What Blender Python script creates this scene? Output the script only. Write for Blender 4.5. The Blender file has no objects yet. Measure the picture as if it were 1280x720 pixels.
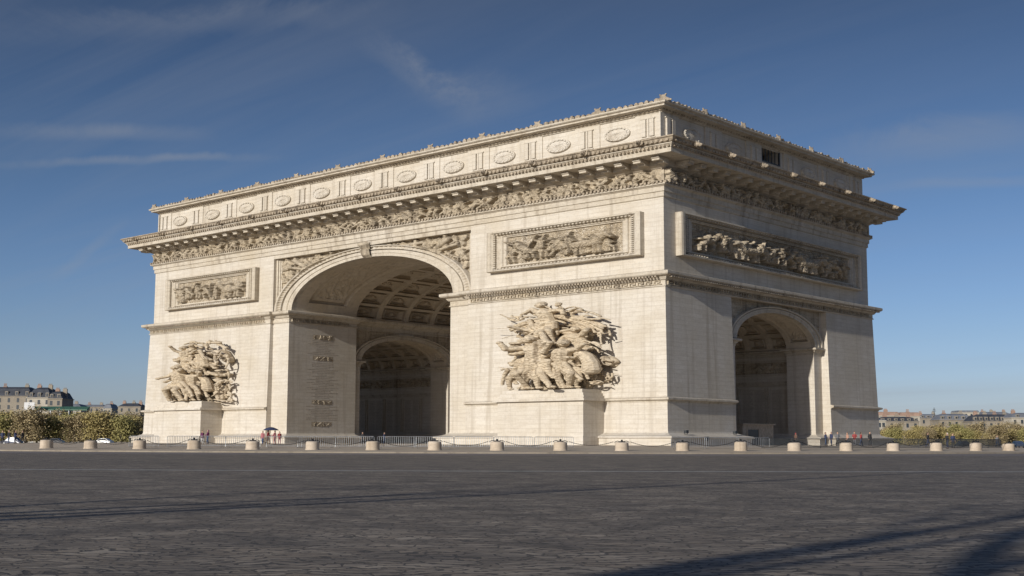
import bpy, bmesh, math, random
import numpy as np
from mathutils import Vector, Matrix
PI = math.pi
K = 2.4                      # metres per survey unit
W, D = 44.82, 22.49          # monument footprint in survey units
XC, YC = -22.05, 11.245
TH = -0.0189                 # the main front stands 1.1 degrees off square
SC = bpy.context.scene
COL = SC.collection

def wp(x, y, z):
    if x < 0:
        return (x*math.cos(TH)*K, (x*math.sin(TH)+y)*K, z*K)
    return (x*K, y*K, z*K)

# ------------------------------------------------------------------ materials
def newmat(name):
    m = bpy.data.materials.new(name); m.use_nodes = True
    nt = m.node_tree; nt.nodes.clear()
    o = nt.nodes.new('ShaderNodeOutputMaterial'); b = nt.nodes.new('ShaderNodeBsdfPrincipled')
    nt.links.new(b.outputs[0], o.inputs[0])
    return m, nt, b
def N(nt, t, **kw):
    n = nt.nodes.new(t)
    for k, v in kw.items():
        if k.startswith('i_'):
            key = k[2:]
            n.inputs[int(key) if key.isdigit() else key.replace('_', ' ')].default_value = v
        else: setattr(n, k, v)
    return n
def math_(nt, op, a, b=None, c=None, clamp=False):
    n = nt.nodes.new('ShaderNodeMath'); n.operation = op; n.use_clamp = clamp
    for i, v in enumerate((a, b, c)):
        if v is None: continue
        if isinstance(v, (int, float)): n.inputs[i].default_value = v
        else: nt.links.new(v, n.inputs[i])
    return n.outputs[0]
def mixc(nt, fac, a, b, mode='MIX'):
    n = nt.nodes.new('ShaderNodeMix'); n.data_type = 'RGBA'; n.blend_type = mode
    for i, v in ((0, fac), (6, a), (7, b)):
        if isinstance(v, (int, float)): n.inputs[i].default_value = v
        elif isinstance(v, tuple): n.inputs[i].default_value = (*v[:3], 1)
        else: nt.links.new(v, n.inputs[i])
    return n.outputs[2]
def ramp(nt, src, stops):
    n = nt.nodes.new('ShaderNodeValToRGB'); e = n.color_ramp.elements
    while len(e) > 1: e.remove(e[0])
    e[0].position = stops[0][0]; e[0].color = (*[stops[0][1]]*3, 1) if not isinstance(stops[0][1], tuple) else (*stops[0][1], 1)
    for p, c in stops[1:]:
        q = e.new(p); q.color = (*[c]*3, 1) if not isinstance(c, tuple) else (*c, 1)
    nt.links.new(src, n.inputs[0]); return n.outputs[0]

def plain(name, col, rough=.7, metal=0, var=.25, scale=3.0):
    m, nt, b = newmat(name)
    g = N(nt, 'ShaderNodeNewGeometry')
    nz = N(nt, 'ShaderNodeTexNoise', i_Scale=scale, i_Detail=5.0)
    nt.links.new(g.outputs['Position'], nz.inputs['Vector'])
    f = ramp(nt, nz.outputs['Fac'], [(.3, 0.0), (.7, 1.0)])
    c = mixc(nt, f, tuple(v*(1-var) for v in col), tuple(min(1, v*(1+var)) for v in col))
    nt.links.new(c, b.inputs['Base Color'])
    b.inputs['Roughness'].default_value = rough; b.inputs['Metallic'].default_value = metal
    return m

def stone(name, base, dark, courses=True, grime=.5, bump=.25, streak=1.0):
    m, nt, b = newmat(name); L = nt.links.new
    g = N(nt, 'ShaderNodeNewGeometry')
    sp = N(nt, 'ShaderNodeSeparateXYZ'); L(g.outputs['Position'], sp.inputs[0])
    sx = math_(nt, 'ADD', sp.outputs[0], sp.outputs[1])
    cb = N(nt, 'ShaderNodeCombineXYZ'); L(sx, cb.inputs[0]); L(sp.outputs[2], cb.inputs[1])
    n1 = N(nt, 'ShaderNodeTexNoise', i_Scale=.16, i_Detail=7.0, i_Roughness=.62); L(g.outputs['Position'], n1.inputs['Vector'])
    col = mixc(nt, ramp(nt, n1.outputs['Fac'], [(.3, 0.), (.72, 1.)]), base, tuple(v*q for v, q in zip(base, (.86, .82, .74))))
    mp = N(nt, 'ShaderNodeMapping'); mp.inputs['Scale'].default_value = (.5, .5, 3.2); L(g.outputs['Position'], mp.inputs[0])
    n2 = N(nt, 'ShaderNodeTexNoise', i_Scale=1.0, i_Detail=8.0, i_Roughness=.7); L(mp.outputs[0], n2.inputs['Vector'])
    f2 = ramp(nt, n2.outputs['Fac'], [(.42, 0.), (.72, 1.)])
    col = mixc(nt, math_(nt, 'MULTIPLY', f2, grime*.55*streak), col, dark)
    mp2 = N(nt, 'ShaderNodeMapping'); mp2.inputs['Scale'].default_value = (1.1, 1.1, .055); L(g.outputs['Position'], mp2.inputs[0])
    n3 = N(nt, 'ShaderNodeTexNoise', i_Scale=1.0, i_Detail=6.0, i_Roughness=.6); L(mp2.outputs[0], n3.inputs['Vector'])
    f3 = ramp(nt, n3.outputs['Fac'], [(.53, 0.), (.70, 1.)])
    col = mixc(nt, math_(nt, 'MULTIPLY', f3, min(.8, grime*.75)), col, tuple(v*.85 for v in dark))
    n4 = N(nt, 'ShaderNodeTexNoise', i_Scale=3.5, i_Detail=6.0, i_Roughness=.75); L(g.outputs['Position'], n4.inputs['Vector'])
    col = mixc(nt, math_(nt, 'MULTIPLY', ramp(nt, n4.outputs['Fac'], [(.5, 0.), (.66, 1.)]), grime*.5), col, dark)
    h = math_(nt, 'MULTIPLY', n4.outputs['Fac'], .3)
    if courses:
        br = N(nt, 'ShaderNodeTexBrick'); L(cb.outputs[0], br.inputs['Vector'])
        br.inputs['Scale'].default_value = 1.0; br.inputs['Mortar Size'].default_value = .022
        br.inputs['Mortar Smooth'].default_value = .3
        br.inputs['Brick Width'].default_value = 3.1; br.inputs['Row Height'].default_value = .52
        br.inputs['Color1'].default_value = (1, 1, 1, 1); br.inputs['Color2'].default_value = (.55, .55, .55, 1); br.inputs['Mortar'].default_value = (.78, .78, .78, 1)
        bw = N(nt, 'ShaderNodeRGBToBW'); L(br.outputs['Color'], bw.inputs[0])
        col = mixc(nt, math_(nt, 'MULTIPLY', math_(nt, 'SUBTRACT', 1.0, bw.outputs[0]), .42), col, dark)
        mort = math_(nt, 'MULTIPLY', br.outputs['Fac'], .38)
        col = mixc(nt, mort, col, tuple(v*.8 for v in dark))
        h = math_(nt, 'SUBTRACT', h, br.outputs['Fac'])
    L(col, b.inputs['Base Color'])
    b.inputs['Roughness'].default_value = .88
    bp = N(nt, 'ShaderNodeBump', i_Strength=bump, i_Distance=.05); L(h, bp.inputs['Height']); L(bp.outputs[0], b.inputs['Normal'])
    return m

M = {}
M['stone'] = stone('limestone', (.64, .60, .535), (.37, .31, .235), grime=.65)
M['trim'] = stone('limestone_trim', (.58, .53, .45), (.24, .19, .135), courses=False, grime=.8)
M['relief'] = stone('carved_limestone', (.52, .45, .345), (.13, .10, .07), courses=False, grime=1.2, bump=.5)
M['carve'] = stone('sculpted_limestone', (.63, .545, .42), (.20, .145, .09), courses=False, grime=1.0, bump=.5)
M['vault'] = stone('vault_stone', (.64, .57, .47), (.28, .23, .17), courses=False, grime=.5)
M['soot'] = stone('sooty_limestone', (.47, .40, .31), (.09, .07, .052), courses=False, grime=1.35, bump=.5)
M['inner'] = stone('passage_stone', (.60, .54, .46), (.28, .23, .18), grime=.5)
M['ink'] = plain('engraved_letters', (.36, .31, .25), .9)
M['iron'] = plain('black_iron', (.03, .03, .032), .5, .6)
M['galv'] = plain('galvanised_steel', (.32, .33, .34), .45, .7)
M['darksteel'] = plain('dark_painted_rail', (.045, .05, .055), .5, .2)
M['bollard'] = stone('bollard_stone', (.55, .47, .38), (.30, .23, .16), courses=False, grime=.8)
M['booth'] = plain('beige_booth', (.42, .34, .25), .7)
M['void'] = plain('dark_opening', (.012, .013, .016), .4)

# ------------------------------------------------------------------ mesh helpers
def custom(o, **kw):
    for k, v in kw.items():
        if v is not None: o[k] = v
def thing(name, label, cat, loc=(0, 0, 0), group=None, rz=0):
    o = bpy.data.objects.new(name, None); COL.objects.link(o)
    o.location = loc; o.rotation_euler = (0, 0, rz); o.empty_display_size = .5
    custom(o, label=label, category=cat, group=group); return o
def worldloc(o):
    p = Vector(o.location); q = o.parent
    while q is not None:
        p = p + Vector(q.location); q = q.parent
    return p
class MB:
    """collects geometry; raw=True takes coordinates as they are (metres), else survey units on the monument"""
    def __init__(s, raw=False): s.v = []; s.f = []; s.raw = raw
    def vert(s, x, y, z):
        s.v.append((x, y, z) if s.raw else wp(x, y, z)); return len(s.v)-1
    def box(s, x0, x1, y0, y1, z0, z1):
        i = [s.vert(x, y, z) for z in (z0, z1) for x, y in ((x0, y0), (x1, y0), (x1, y1), (x0, y1))]
        for q in ((3,2,1,0),(4,5,6,7),(0,1,5,4),(1,2,6,5),(2,3,7,6),(3,0,4,7)): s.f.append(tuple(i[k] for k in q))
    def prism(s, pts, z0, z1, mod=None):
        n = len(pts)
        mod = mod or (lambda x, y, z: (x, y, z))
        a = [s.vert(*mod(x, y, z0)) for x, y in pts]; b = [s.vert(*mod(x, y, z1)) for x, y in pts]
        s.f.append(tuple(reversed(a))); s.f.append(tuple(b))
        for k in range(n): j = (k+1) % n; s.f.append((a[k], a[j], b[j], b[k]))
    def prism_xz(s, pts, y0, y1):
        n = len(pts)
        a = [s.vert(x, y0, z) for x, z in pts]; b = [s.vert(x, y1, z) for x, z in pts]
        s.f.append(tuple(a)); s.f.append(tuple(reversed(b)))
        for k in range(n): j = (k+1) % n; s.f.append((a[j], a[k], b[k], b[j]))
    def prism_yz(s, pts, x0, x1):
        n = len(pts)
        a = [s.vert(x0, y, z) for y, z in pts]; b = [s.vert(x1, y, z) for y, z in pts]
        s.f.append(tuple(a)); s.f.append(tuple(reversed(b)))
        for k in range(n): j = (k+1) % n; s.f.append((a[j], a[k], b[k], b[j]))
    def grid(s, P, skip=None):          # P[i][j] -> point
        nu, nv = len(P), len(P[0]); base = len(s.v)
        for r in P:
            for p in r: s.vert(*p)
        for i in range(nu-1):
            for j in range(nv-1):
                if skip is not None and skip[i, j] and skip[i+1, j+1]: continue
                a = base+i*nv+j; s.f.append((a, a+nv, a+nv+1, a+1))
    def sweep(s, path, prof, closed=True, sign=1, pathfn=None, cap=True):
        """path: xy polygon; prof: (outward, z); sign: +1 when outward is to the right of travel"""
        n = len(path); P = []
        for k in range(n):
            p = Vector(path[k])
            a = Vector(path[k-1]) if (closed or k > 0) else None
            c = Vector(path[(k+1) % n]) if (closed or k < n-1) else None
            d1 = (p-a).normalized() if a is not None else None
            d2 = (c-p).normalized() if c is not None else None
            if d1 is None: d1 = d2
            if d2 is None: d2 = d1
            n1 = Vector((d1.y, -d1.x))*sign; n2 = Vector((d2.y, -d2.x))*sign
            m = (n1+n2); m = m/max(.15, m.dot(n1)) if m.length > 1e-6 else n1
            P.append([(p.x+m.x*o, p.y+m.y*o, z) for o, z in prof])
        base = len(s.v); np_ = len(prof)
        for r in P:
            for q in r: s.vert(*q)
        for k in range(n if closed else n-1):
            j = (k+1) % n
            for t in range(np_-1):
                s.f.append((base+k*np_+t, base+j*np_+t, base+j*np_+t+1, base+k*np_+t+1))
        if not closed and cap:
            s.f.append(tuple(base+t for t in range(np_))); s.f.append(tuple(base+(n-1)*np_+t for t in reversed(range(np_))))
    def tube(s, pts, r, n=6, caps=True):
        pts = [Vector(p) for p in pts]; rings = []
        rr = r if isinstance(r, (list, tuple)) else [r]*len(pts)
        up = Vector((0, 0, 1))
        for k, p in enumerate(pts):
            d = (pts[min(k+1, len(pts)-1)]-pts[max(k-1, 0)]).normalized()
            a = d.cross(up)
            if a.length < .05: a = d.cross(Vector((1, 0, 0)))
            a.normalize(); b = d.cross(a)
            rings.append([s.vert(*(p+(a*math.cos(2*PI*t/n)+b*math.sin(2*PI*t/n))*rr[k])) for t in range(n)])
        for k in range(len(rings)-1):
            for t in range(n):
                s.f.append((rings[k][t], rings[k][(t+1) % n], rings[k+1][(t+1) % n], rings[k+1][t]))
        if caps: s.f.append(tuple(reversed(rings[0]))); s.f.append(tuple(rings[-1]))
    def lathe(s, prof, n=24, c=(0, 0, 0)):
        rings = [[s.vert(c[0]+r*math.cos(2*PI*t/n), c[1]+r*math.sin(2*PI*t/n), c[2]+z) for t in range(n)] for r, z in prof]
        for k in range(len(rings)-1):
            for t in range(n):
                s.f.append((rings[k][t], rings[k][(t+1) % n], rings[k+1][(t+1) % n], rings[k+1][t]))
        s.f.append(tuple(reversed(rings[0]))); s.f.append(tuple(rings[-1]))
    def ell(s, c, r, nu=10, nv=7):
        top = s.vert(c[0], c[1], c[2]+r[2]); bot = s.vert(c[0], c[1], c[2]-r[2]); rows = []
        for j in range(1, nv):
            ph = PI*j/nv
            rows.append([s.vert(c[0]+r[0]*math.sin(ph)*math.cos(2*PI*t/nu), c[1]+r[1]*math.sin(ph)*math.sin(2*PI*t/nu), c[2]+r[2]*math.cos(ph)) for t in range(nu)])
        for t in range(nu):
            s.f.append((top, rows[0][t], rows[0][(t+1) % nu])); s.f.append((bot, rows[-1][(t+1) % nu], rows[-1][t]))
            for j in range(len(rows)-1): s.f.append((rows[j][t], rows[j+1][t], rows[j+1][(t+1) % nu], rows[j][(t+1) % nu]))
    def build(s, name, mat, parent=None, smooth=False, recalc=True, **kw):
        me = bpy.data.meshes.new(name)
        off = worldloc(parent) if parent is not None else Vector((0, 0, 0))
        me.from_pydata([(a-off.x, b-off.y, c-off.z) for a, b, c in s.v], [], s.f)
        if recalc:
            bm = bmesh.new(); bm.from_mesh(me); bmesh.ops.recalc_face_normals(bm, faces=bm.faces); bm.to_mesh(me); bm.free()
        me.materials.append(mat)
        if smooth: me.polygons.foreach_set('use_smooth', [True]*len(me.polygons))
        o = bpy.data.objects.new(name, me); COL.objects.link(o); o.parent = parent
        custom(o, **kw); return o
def evaluate(o):
    dg = bpy.context.evaluated_depsgraph_get(); dg.update()
    me = bpy.data.meshes.new_from_object(o.evaluated_get(dg))
    mats = list(o.data.materials); o.modifiers.clear(); old = o.data; o.data = me
    if not me.materials:
        for m in mats: me.materials.append(m)
    return o
def cut(o, cutters):
    for mb in cutters:
        c = mb.build('cutter', M['stone'])
        md = o.modifiers.new('b', 'BOOLEAN'); md.operation = 'DIFFERENCE'; md.object = c; md.solver = 'EXACT'
        evaluate(o); bpy.data.objects.remove(c)
    return o
def copy_obj(o, parent, loc, rz=None, label=None):
    c = o.copy(); COL.objects.link(c); c.parent = parent; c.location = loc
    if rz is not None: c.rotation_euler = (0, 0, rz)
    if label: c['label'] = label
    return c
def copy_tree(root, loc, rz, label=None, scale=None, **kw):
    r = root.copy(); COL.objects.link(r); r.location = loc; r.rotation_euler = (0, 0, rz)
    if scale: r.scale = scale
    if label: r['label'] = label
    custom(r, **kw)
    for ch in list(root.children):
        c = ch.copy(); COL.objects.link(c); c.parent = r
        for g in list(ch.children):
            d = g.copy(); COL.objects.link(d); d.parent = c
    return r

# blobs -> one continuous surface
def remesh_caps(caps, name, mat, parent, voxel, smooth_it=1, post=None, disp=0.0, seed=0, **kw):
    """caps: (p0, p1, r0, r1) in metres; welded by a voxel remesh"""
    mb = MB(raw=True)
    for p0, p1, r0, r1 in caps:
        p0 = Vector(p0); p1 = Vector(p1); d = p1-p0; L = d.length
        if L < 1e-5: d = Vector((0, 0, 1)); L = 0
        else: d.normalize()
        a = d.cross(Vector((0, 0, 1)));
        if a.length < .05: a = d.cross(Vector((1, 0, 0)))
        a.normalize(); b = d.cross(a); n = 10
        prof = [(-1, 0.0), (-.7, .7), (0, 1.0)]
        rows = []
        for t, rr in prof: rows.append((p0+d*(t*r0), r0*rr))
        for t, rr in ((0, 1.0), (.7, .7), (1, 0.0)): rows.append((p1+d*(t*r1), r1*rr))
        if L == 0: rows = [rows[0], rows[1], rows[2], rows[4], rows[5]]
        first = mb.vert(*rows[0][0]); rings = []
        for c, rr in rows[1:-1]: rings.append([mb.vert(*(c+(a*math.cos(2*PI*t/n)+b*math.sin(2*PI*t/n))*rr)) for t in range(n)])
        last = mb.vert(*rows[-1][0])
        for t in range(n):
            mb.f.append((first, rings[0][(t+1) % n], rings[0][t])); mb.f.append((last, rings[-1][t], rings[-1][(t+1) % n]))
            for k in range(len(rings)-1): mb.f.append((rings[k][t], rings[k][(t+1) % n], rings[k+1][(t+1) % n], rings[k+1][t]))
    o = mb.build(name, mat, parent, smooth=True, **kw)
    md = o.modifiers.new('r', 'REMESH'); md.mode = 'VOXEL'; md.voxel_size = voxel
    if smooth_it:
        s = o.modifiers.new('s', 'SMOOTH'); s.iterations = smooth_it; s.factor = .5
    evaluate(o)
    me = o.data
    if post or disp:
        n = len(me.vertices); co = np.empty(n*3); me.vertices.foreach_get('co', co); co = co.reshape(-1, 3)
        if post: co = post(co)
        me.vertices.foreach_set('co', co.ravel()); me.update()
    me.polygons.foreach_set('use_smooth', [True]*len(me.polygons))
    return o

def absorb(par, child):
    """ornament becomes part of its parent's own mesh (keeps its material slot)"""
    bm = bmesh.new(); bm.from_mesh(par.data); n0 = len(bm.faces)
    bm.from_mesh(child.data)
    k = len(par.data.materials); par.data.materials.append(child.data.materials[0])
    bm.faces.ensure_lookup_table()
    for f in bm.faces[n0:]: f.material_index = k
    bm.to_mesh(par.data); bm.free(); bpy.data.objects.remove(child); return par
RG=[(-5.51,7.24,-5.46,7.13,0.282,1.5),(-5.73,6.98,-5.45,6.42,0.32,1.35),(-5.89,6.87,-6.31,7.01,0.132,1.5),(-6.36,7.01,-6.55,7.28,0.094,1.5),(-5.41,6.85,-4.94,6.53,0.15,1.4),(-5.27,6.87,-3.71,6.7,0.207,1.0),(-5.07,6.72,-3.07,6.52,0.226,0.9),(-5.07,6.51,-2.72,6.33,0.188,0.9),(-4.81,6.3,-3.18,6.17,0.188,1.0),(-3.07,6.45,-2.33,6.3,0.085,0.9),(-5.28,6.97,-3.81,6.85,0.113,1.1),(-5.09,6.21,-3.64,6.01,0.169,1.1),(-10.37,7.02,-9.75,6.79,0.075,1.0),(-9.75,6.79,-8.44,6.67,0.169,1.0),(-9.35,6.83,-7.86,6.74,0.132,1.1),(-8.07,6.6,-6.9,6.45,0.188,1.2),(-7.58,6.93,-6.71,6.66,0.207,1.2),(-7.37,7.0,-6.5,6.43,0.207,1.1),(-6.24,6.4,-5.12,6.26,0.207,1.3),(-11.21,6.3,-9.55,6.27,0.038,1.1),(-10.01,5.74,-9.25,5.84,0.047,1.1),(-9.47,6.42,-6.9,6.2,0.169,1.2),(-9.36,6.23,-6.14,6.01,0.188,1.2),(-7.98,6.25,-4.93,6.0,0.169,1.3),(-5.95,6.14,-3.74,5.87,0.169,1.2),(-8.76,6.04,-7.09,5.84,0.207,1.2),(-9.06,5.84,-7.77,5.62,0.188,1.2),(-7.2,5.8,-5.49,5.64,0.226,1.3),(-5.95,5.82,-4.28,5.44,0.207,1.2),(-5.2,5.63,-3.38,5.68,0.15,1.2),(-3.82,5.92,-2.92,5.97,0.169,1.1),(-3.09,5.99,-2.65,5.58,0.132,1.0),(-2.65,5.61,-2.21,5.65,0.056,1.0),(-3.0,5.81,-2.83,5.1,0.113,1.0),(-3.9,5.36,-2.83,5.03,0.113,1.0),(-4.91,5.48,-3.82,5.14,0.169,1.1),(-8.86,5.6,-8.46,5.36,0.188,1.2),(-7.68,5.46,-6.62,5.34,0.15,1.3),(-6.71,5.49,-5.02,5.34,0.169,1.2),(-5.57,5.22,-3.74,5.1,0.15,1.2),(-9.15,5.4,-8.15,4.91,0.244,1.1),(-8.17,5.19,-7.2,5.0,0.188,1.3),(-7.11,5.07,-6.16,4.84,0.226,1.4),(-6.16,4.88,-5.41,4.77,0.226,1.4),(-4.66,4.96,-3.58,4.94,0.282,1.3),(-5.57,4.93,-4.83,5.04,0.15,1.2),(-3.72,4.93,-3.1,4.8,0.094,1.0),(-9.04,4.65,-8.15,4.69,0.263,1.1),(-8.06,4.61,-7.09,4.71,0.207,1.2),(-7.59,4.0,-6.73,4.25,0.263,1.4),(-6.64,4.25,-5.89,4.43,0.244,1.5),(-6.18,4.51,-5.62,4.2,0.263,1.6),(-5.89,4.36,-4.59,4.24,0.169,1.5),(-5.7,4.5,-4.96,4.46,0.15,1.5),(-5.62,4.13,-4.88,3.61,0.207,1.6),(-4.88,3.61,-4.07,3.15,0.132,1.6),(-5.99,3.93,-6.46,3.59,0.188,1.6),(-6.46,3.59,-6.42,3.09,0.132,1.6),(-7.42,3.84,-7.91,3.42,0.188,1.6),(-7.91,3.42,-8.49,3.1,0.132,1.6),(-7.29,3.7,-7.15,3.26,0.226,1.3),(-6.14,3.38,-5.21,3.28,0.188,1.2),(-5.49,3.57,-4.76,3.2,0.15,1.3),(-10.59,4.29,-9.67,4.07,0.047,1.3),(-9.97,4.12,-8.76,4.15,0.132,1.3),(-9.34,3.92,-8.74,3.75,0.207,1.1),(-9.14,4.36,-8.15,4.17,0.226,1.1),(-8.48,4.03,-7.59,4.07,0.15,1.4),(-4.3,4.66,-3.85,4.22,0.376,1.3),(-4.03,4.51,-3.94,4.08,0.338,1.3),(-3.85,4.01,-3.81,3.31,0.414,1.3),(-4.21,3.88,-4.3,3.39,0.282,1.3),(-3.48,4.21,-3.13,3.99,0.188,1.2),(-3.19,4.42,-2.84,4.19,0.47,1.0),(-3.0,4.49,-2.65,4.33,0.376,0.9),(-2.78,3.73,-2.3,3.7,0.047,1.2),(-3.47,3.86,-3.03,3.57,0.226,1.1),(-3.3,3.37,-2.94,3.57,0.188,1.1),(-2.76,3.7,-2.77,3.29,0.094,1.1),(-3.57,3.31,-2.69,3.28,0.094,1.2),(-4.84,4.05,-4.38,4.1,0.188,1.2),(-5.02,3.91,-4.75,3.62,0.15,1.2),(-8.06,3.43,-7.67,3.28,0.15,1.2),(-9.55,3.18,-4.29,3.01,0.132,1.2)]
LG=[(-35.72,6.85,-34.42,6.78,0.325,1.2),(-34.94,6.85,-33.77,6.45,0.3,1.2),(-33.78,6.38,-33.77,6.3,0.125,1.1),(-35.83,6.69,-35.29,6.36,0.325,1.3),(-38.82,6.85,-37.19,6.89,0.15,1.1),(-39.08,6.63,-37.45,6.67,0.175,1.1),(-37.32,6.93,-36.24,6.8,0.25,1.2),(-37.03,6.6,-36.23,6.49,0.275,1.2),(-40.96,6.52,-39.2,6.44,0.062,1.1),(-39.05,6.38,-36.48,6.27,0.15,1.2),(-35.93,6.31,-34.73,5.65,0.25,1.4),(-34.77,6.19,-33.97,5.63,0.575,1.3),(-33.89,6.16,-33.86,5.41,0.2,1.1),(-34.99,5.29,-33.33,5.31,0.125,1.2),(-33.37,5.76,-33.34,5.09,0.125,1.1),(-34.39,6.1,-33.87,5.93,0.25,1.2),(-38.9,6.14,-37.54,6.16,0.25,1.2),(-39.84,5.67,-38.47,5.85,0.2,1.2),(-39.16,5.84,-37.26,5.92,0.275,1.2),(-39.82,5.4,-38.86,5.52,0.2,1.2),(-39.83,5.24,-38.59,5.28,0.2,1.1),(-36.98,5.98,-36.81,5.36,0.3,1.3),(-36.15,5.48,-35.61,5.31,0.5,1.4),(-35.63,5.39,-34.71,5.13,0.325,1.3),(-35.4,5.61,-34.86,5.36,0.25,1.2),(-39.52,4.99,-38.42,4.99,0.175,1.2),(-38.0,5.24,-37.72,5.0,0.3,1.4),(-37.47,5.3,-36.66,5.12,0.25,1.4),(-36.79,5.12,-35.98,4.86,0.15,1.4),(-35.58,4.78,-34.67,4.67,0.45,1.4),(-35.42,4.46,-34.64,4.29,0.5,1.5),(-34.84,4.83,-33.68,4.72,0.3,1.2),(-34.59,4.98,-33.32,4.93,0.175,1.2),(-33.71,5.03,-33.68,4.43,0.175,1.1),(-40.63,4.6,-39.23,4.6,0.225,1.1),(-40.33,4.31,-39.08,4.36,0.15,1.1),(-38.66,4.57,-37.85,4.7,0.25,1.3),(-37.83,4.62,-37.93,4.0,0.375,1.4),(-38.37,4.41,-38.46,3.64,0.325,1.3),(-37.15,4.52,-36.86,3.98,0.35,1.4),(-36.98,3.98,-36.8,3.29,0.275,1.5),(-37.52,3.92,-37.09,3.45,0.3,1.4),(-36.78,4.67,-36.57,3.44,0.2,1.3),(-36.07,4.03,-35.24,3.26,0.225,1.4),(-35.27,4.08,-34.49,3.84,0.35,1.5),(-34.87,3.85,-34.71,3.17,0.375,1.5),(-34.51,3.91,-34.47,3.24,0.25,1.4),(-34.14,3.98,-33.4,4.26,0.3,1.3),(-34.12,3.68,-33.51,4.04,0.325,1.3),(-33.67,4.2,-32.98,4.18,0.15,1.1),(-33.41,4.04,-33.15,3.81,0.1,1.1),(-34.25,3.39,-33.62,3.45,0.275,1.2),(-33.37,3.52,-33.22,3.0,0.125,1.2),(-33.98,3.09,-33.22,3.0,0.1,1.2),(-40.71,3.85,-40.28,3.68,0.25,1.2),(-40.4,3.6,-40.36,2.97,0.2,1.3),(-39.97,3.51,-39.8,3.04,0.275,1.3),(-39.55,3.35,-39.11,3.03,0.175,1.3),(-40.17,4.0,-39.46,3.82,0.25,1.1),(-40.64,2.9,-39.93,2.85,0.088,1.3),(-39.0,3.49,-37.51,3.46,0.125,1.3),(-38.72,3.33,-37.77,3.31,0.15,1.3),(-39.82,3.04,-33.47,2.96,0.175,1.2)]
SKY_STR = .15; SKY_SAT = 1.05; SUN_STR = 4.2; EXPO = 0.06
# ------------------------------------------------------------------ relief height fields
Q = .42                       # carved figures are squat: vertical to horizontal ratio
def hf_figures(w, h, dx, dz, seed, fig_h, density, depth, ground=True, big=None):
    """height field (nx, nz) of many small carved figures; w,h in units"""
    rng = random.Random(seed)
    nx, nz = max(4, int(w/dx)), max(4, int(h/dz))
    X = np.linspace(0, w, nx)[:, None]; Z = np.linspace(0, h, nz)[None, :]/Q
    H = np.zeros((nx, nz))
    hh = h/Q
    def cap(x0, z0, x1, z1, r, top):
        i0 = max(0, int((min(x0, x1)-r)/dx)-1); i1 = min(nx, int((max(x0, x1)+r)/dx)+2)
        if i0 >= i1: return
        xs = X[i0:i1]; vx, vz = x1-x0, z1-z0; L2 = vx*vx+vz*vz+1e-9
        t = np.clip(((xs-x0)*vx+(Z-z0)*vz)/L2, 0, 1)
        d2 = ((xs-x0-t*vx)**2+(Z-z0-t*vz)**2)/(r*r)
        v = np.where(d2 < 1, top*(.66+.34*np.sqrt(np.clip(1-d2, 0, 1))), 0)
        H[i0:i1] = np.maximum(H[i0:i1], v)
    def fig(x, z, s, lean, top):
        # s: figure height
        hip = (x, z+s*.47); ch = (x+lean*s*.25, z+s*.74); hd = (x+lean*s*.36, z+s*.9)
        cap(*hip, *ch, s*.11, top); cap(*hd, *hd, s*.085, top*1.1)
        for sg in (-1, 1):
            a = rng.uniform(-.1, .32)*sg; k = (hip[0]+a*s, z+s*.24+rng.uniform(0, .08)*s)
            cap(*hip, *k, s*.075, top*rng.uniform(.7, 1)); cap(*k, k[0]+rng.uniform(-.12, .08)*s, z, s*.05, top*.8)
            e = (ch[0]+sg*rng.uniform(.06, .2)*s, ch[1]+rng.uniform(-.2, .12)*s)
            cap(*ch, *e, s*.05, top*.95); cap(*e, e[0]+rng.uniform(-.05, .25)*s*sg, e[1]+rng.uniform(-.18, .25)*s, s*.04, top*.9)
        if rng.random() < .5: cap(hip[0]-s*.1, hip[1], hip[0]+s*rng.uniform(-.2, .2), z+s*.12, s*.13, top*.75)
        if rng.random() < .3:
            a = rng.uniform(-.5, .5); cap(x, z+s*.2, x+a*s, z+s*1.15, s*.022, top*.8)
        if rng.random() < .2: cap(x+.2*s, z+s*.55, x+.2*s, z+s*.6, s*.2, top*.9)
    n = int(w*density)
    for k in range(n):
        s = fig_h/Q*rng.uniform(.75, 1.0)
        fig((k+rng.uniform(.1, .9))/density, hh*.02+rng.uniform(0, max(0.0, hh-s))*.5, s, rng.uniform(-1, 1), depth*rng.uniform(.55, 1))
    if big:
        for k in range(int(big)):
            x = rng.uniform(.05, .95)*w; s = fig_h/Q
            # horse: body, neck, legs
            zb = hh*.35; sg = rng.choice((-1, 1))
            cap(x-s*.25, zb, x+s*.25, zb+.05*s, s*.17, depth); cap(x+sg*s*.25, zb, x+sg*s*.5, zb+.35*s, s*.1, depth)
            cap(x+sg*s*.5, zb+.35*s, x+sg*s*.66, zb+.22*s, s*.06, depth)
            for q in (-.25, -.15, .2, .3): cap(x+q*s, zb, x+(q+rng.uniform(-.1, .1))*s, 0, s*.05, depth*.8)
    rs = np.random.RandomState(seed)
    H += rs.uniform(-.012, .012, H.shape)*(depth/.2)
    H[0, :] = 0; H[-1, :] = 0; H[:, 0] = 0; H[:, -1] = 0
    return H
def place_hf(mb, H, side, u0, u1, z0, z1, base, skip=None):
    """side: 'F' front (y=-out), 'B' back, 'R' right(x=+out), 'L' left; base = outward of the background"""
    nx, nz = H.shape; P = []
    for i in range(nx):
        u = u0+(u1-u0)*i/(nx-1); r = []
        for j in range(nz):
            z = z0+(z1-z0)*j/(nz-1); o = base+H[i, j]
            r.append({'F': (u, -o, z), 'B': (u, D+o, z), 'R': (o, u, z), 'L': (-W-o, u, z)}[side])
        P.append(r)
    mb.grid(P, skip)

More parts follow.
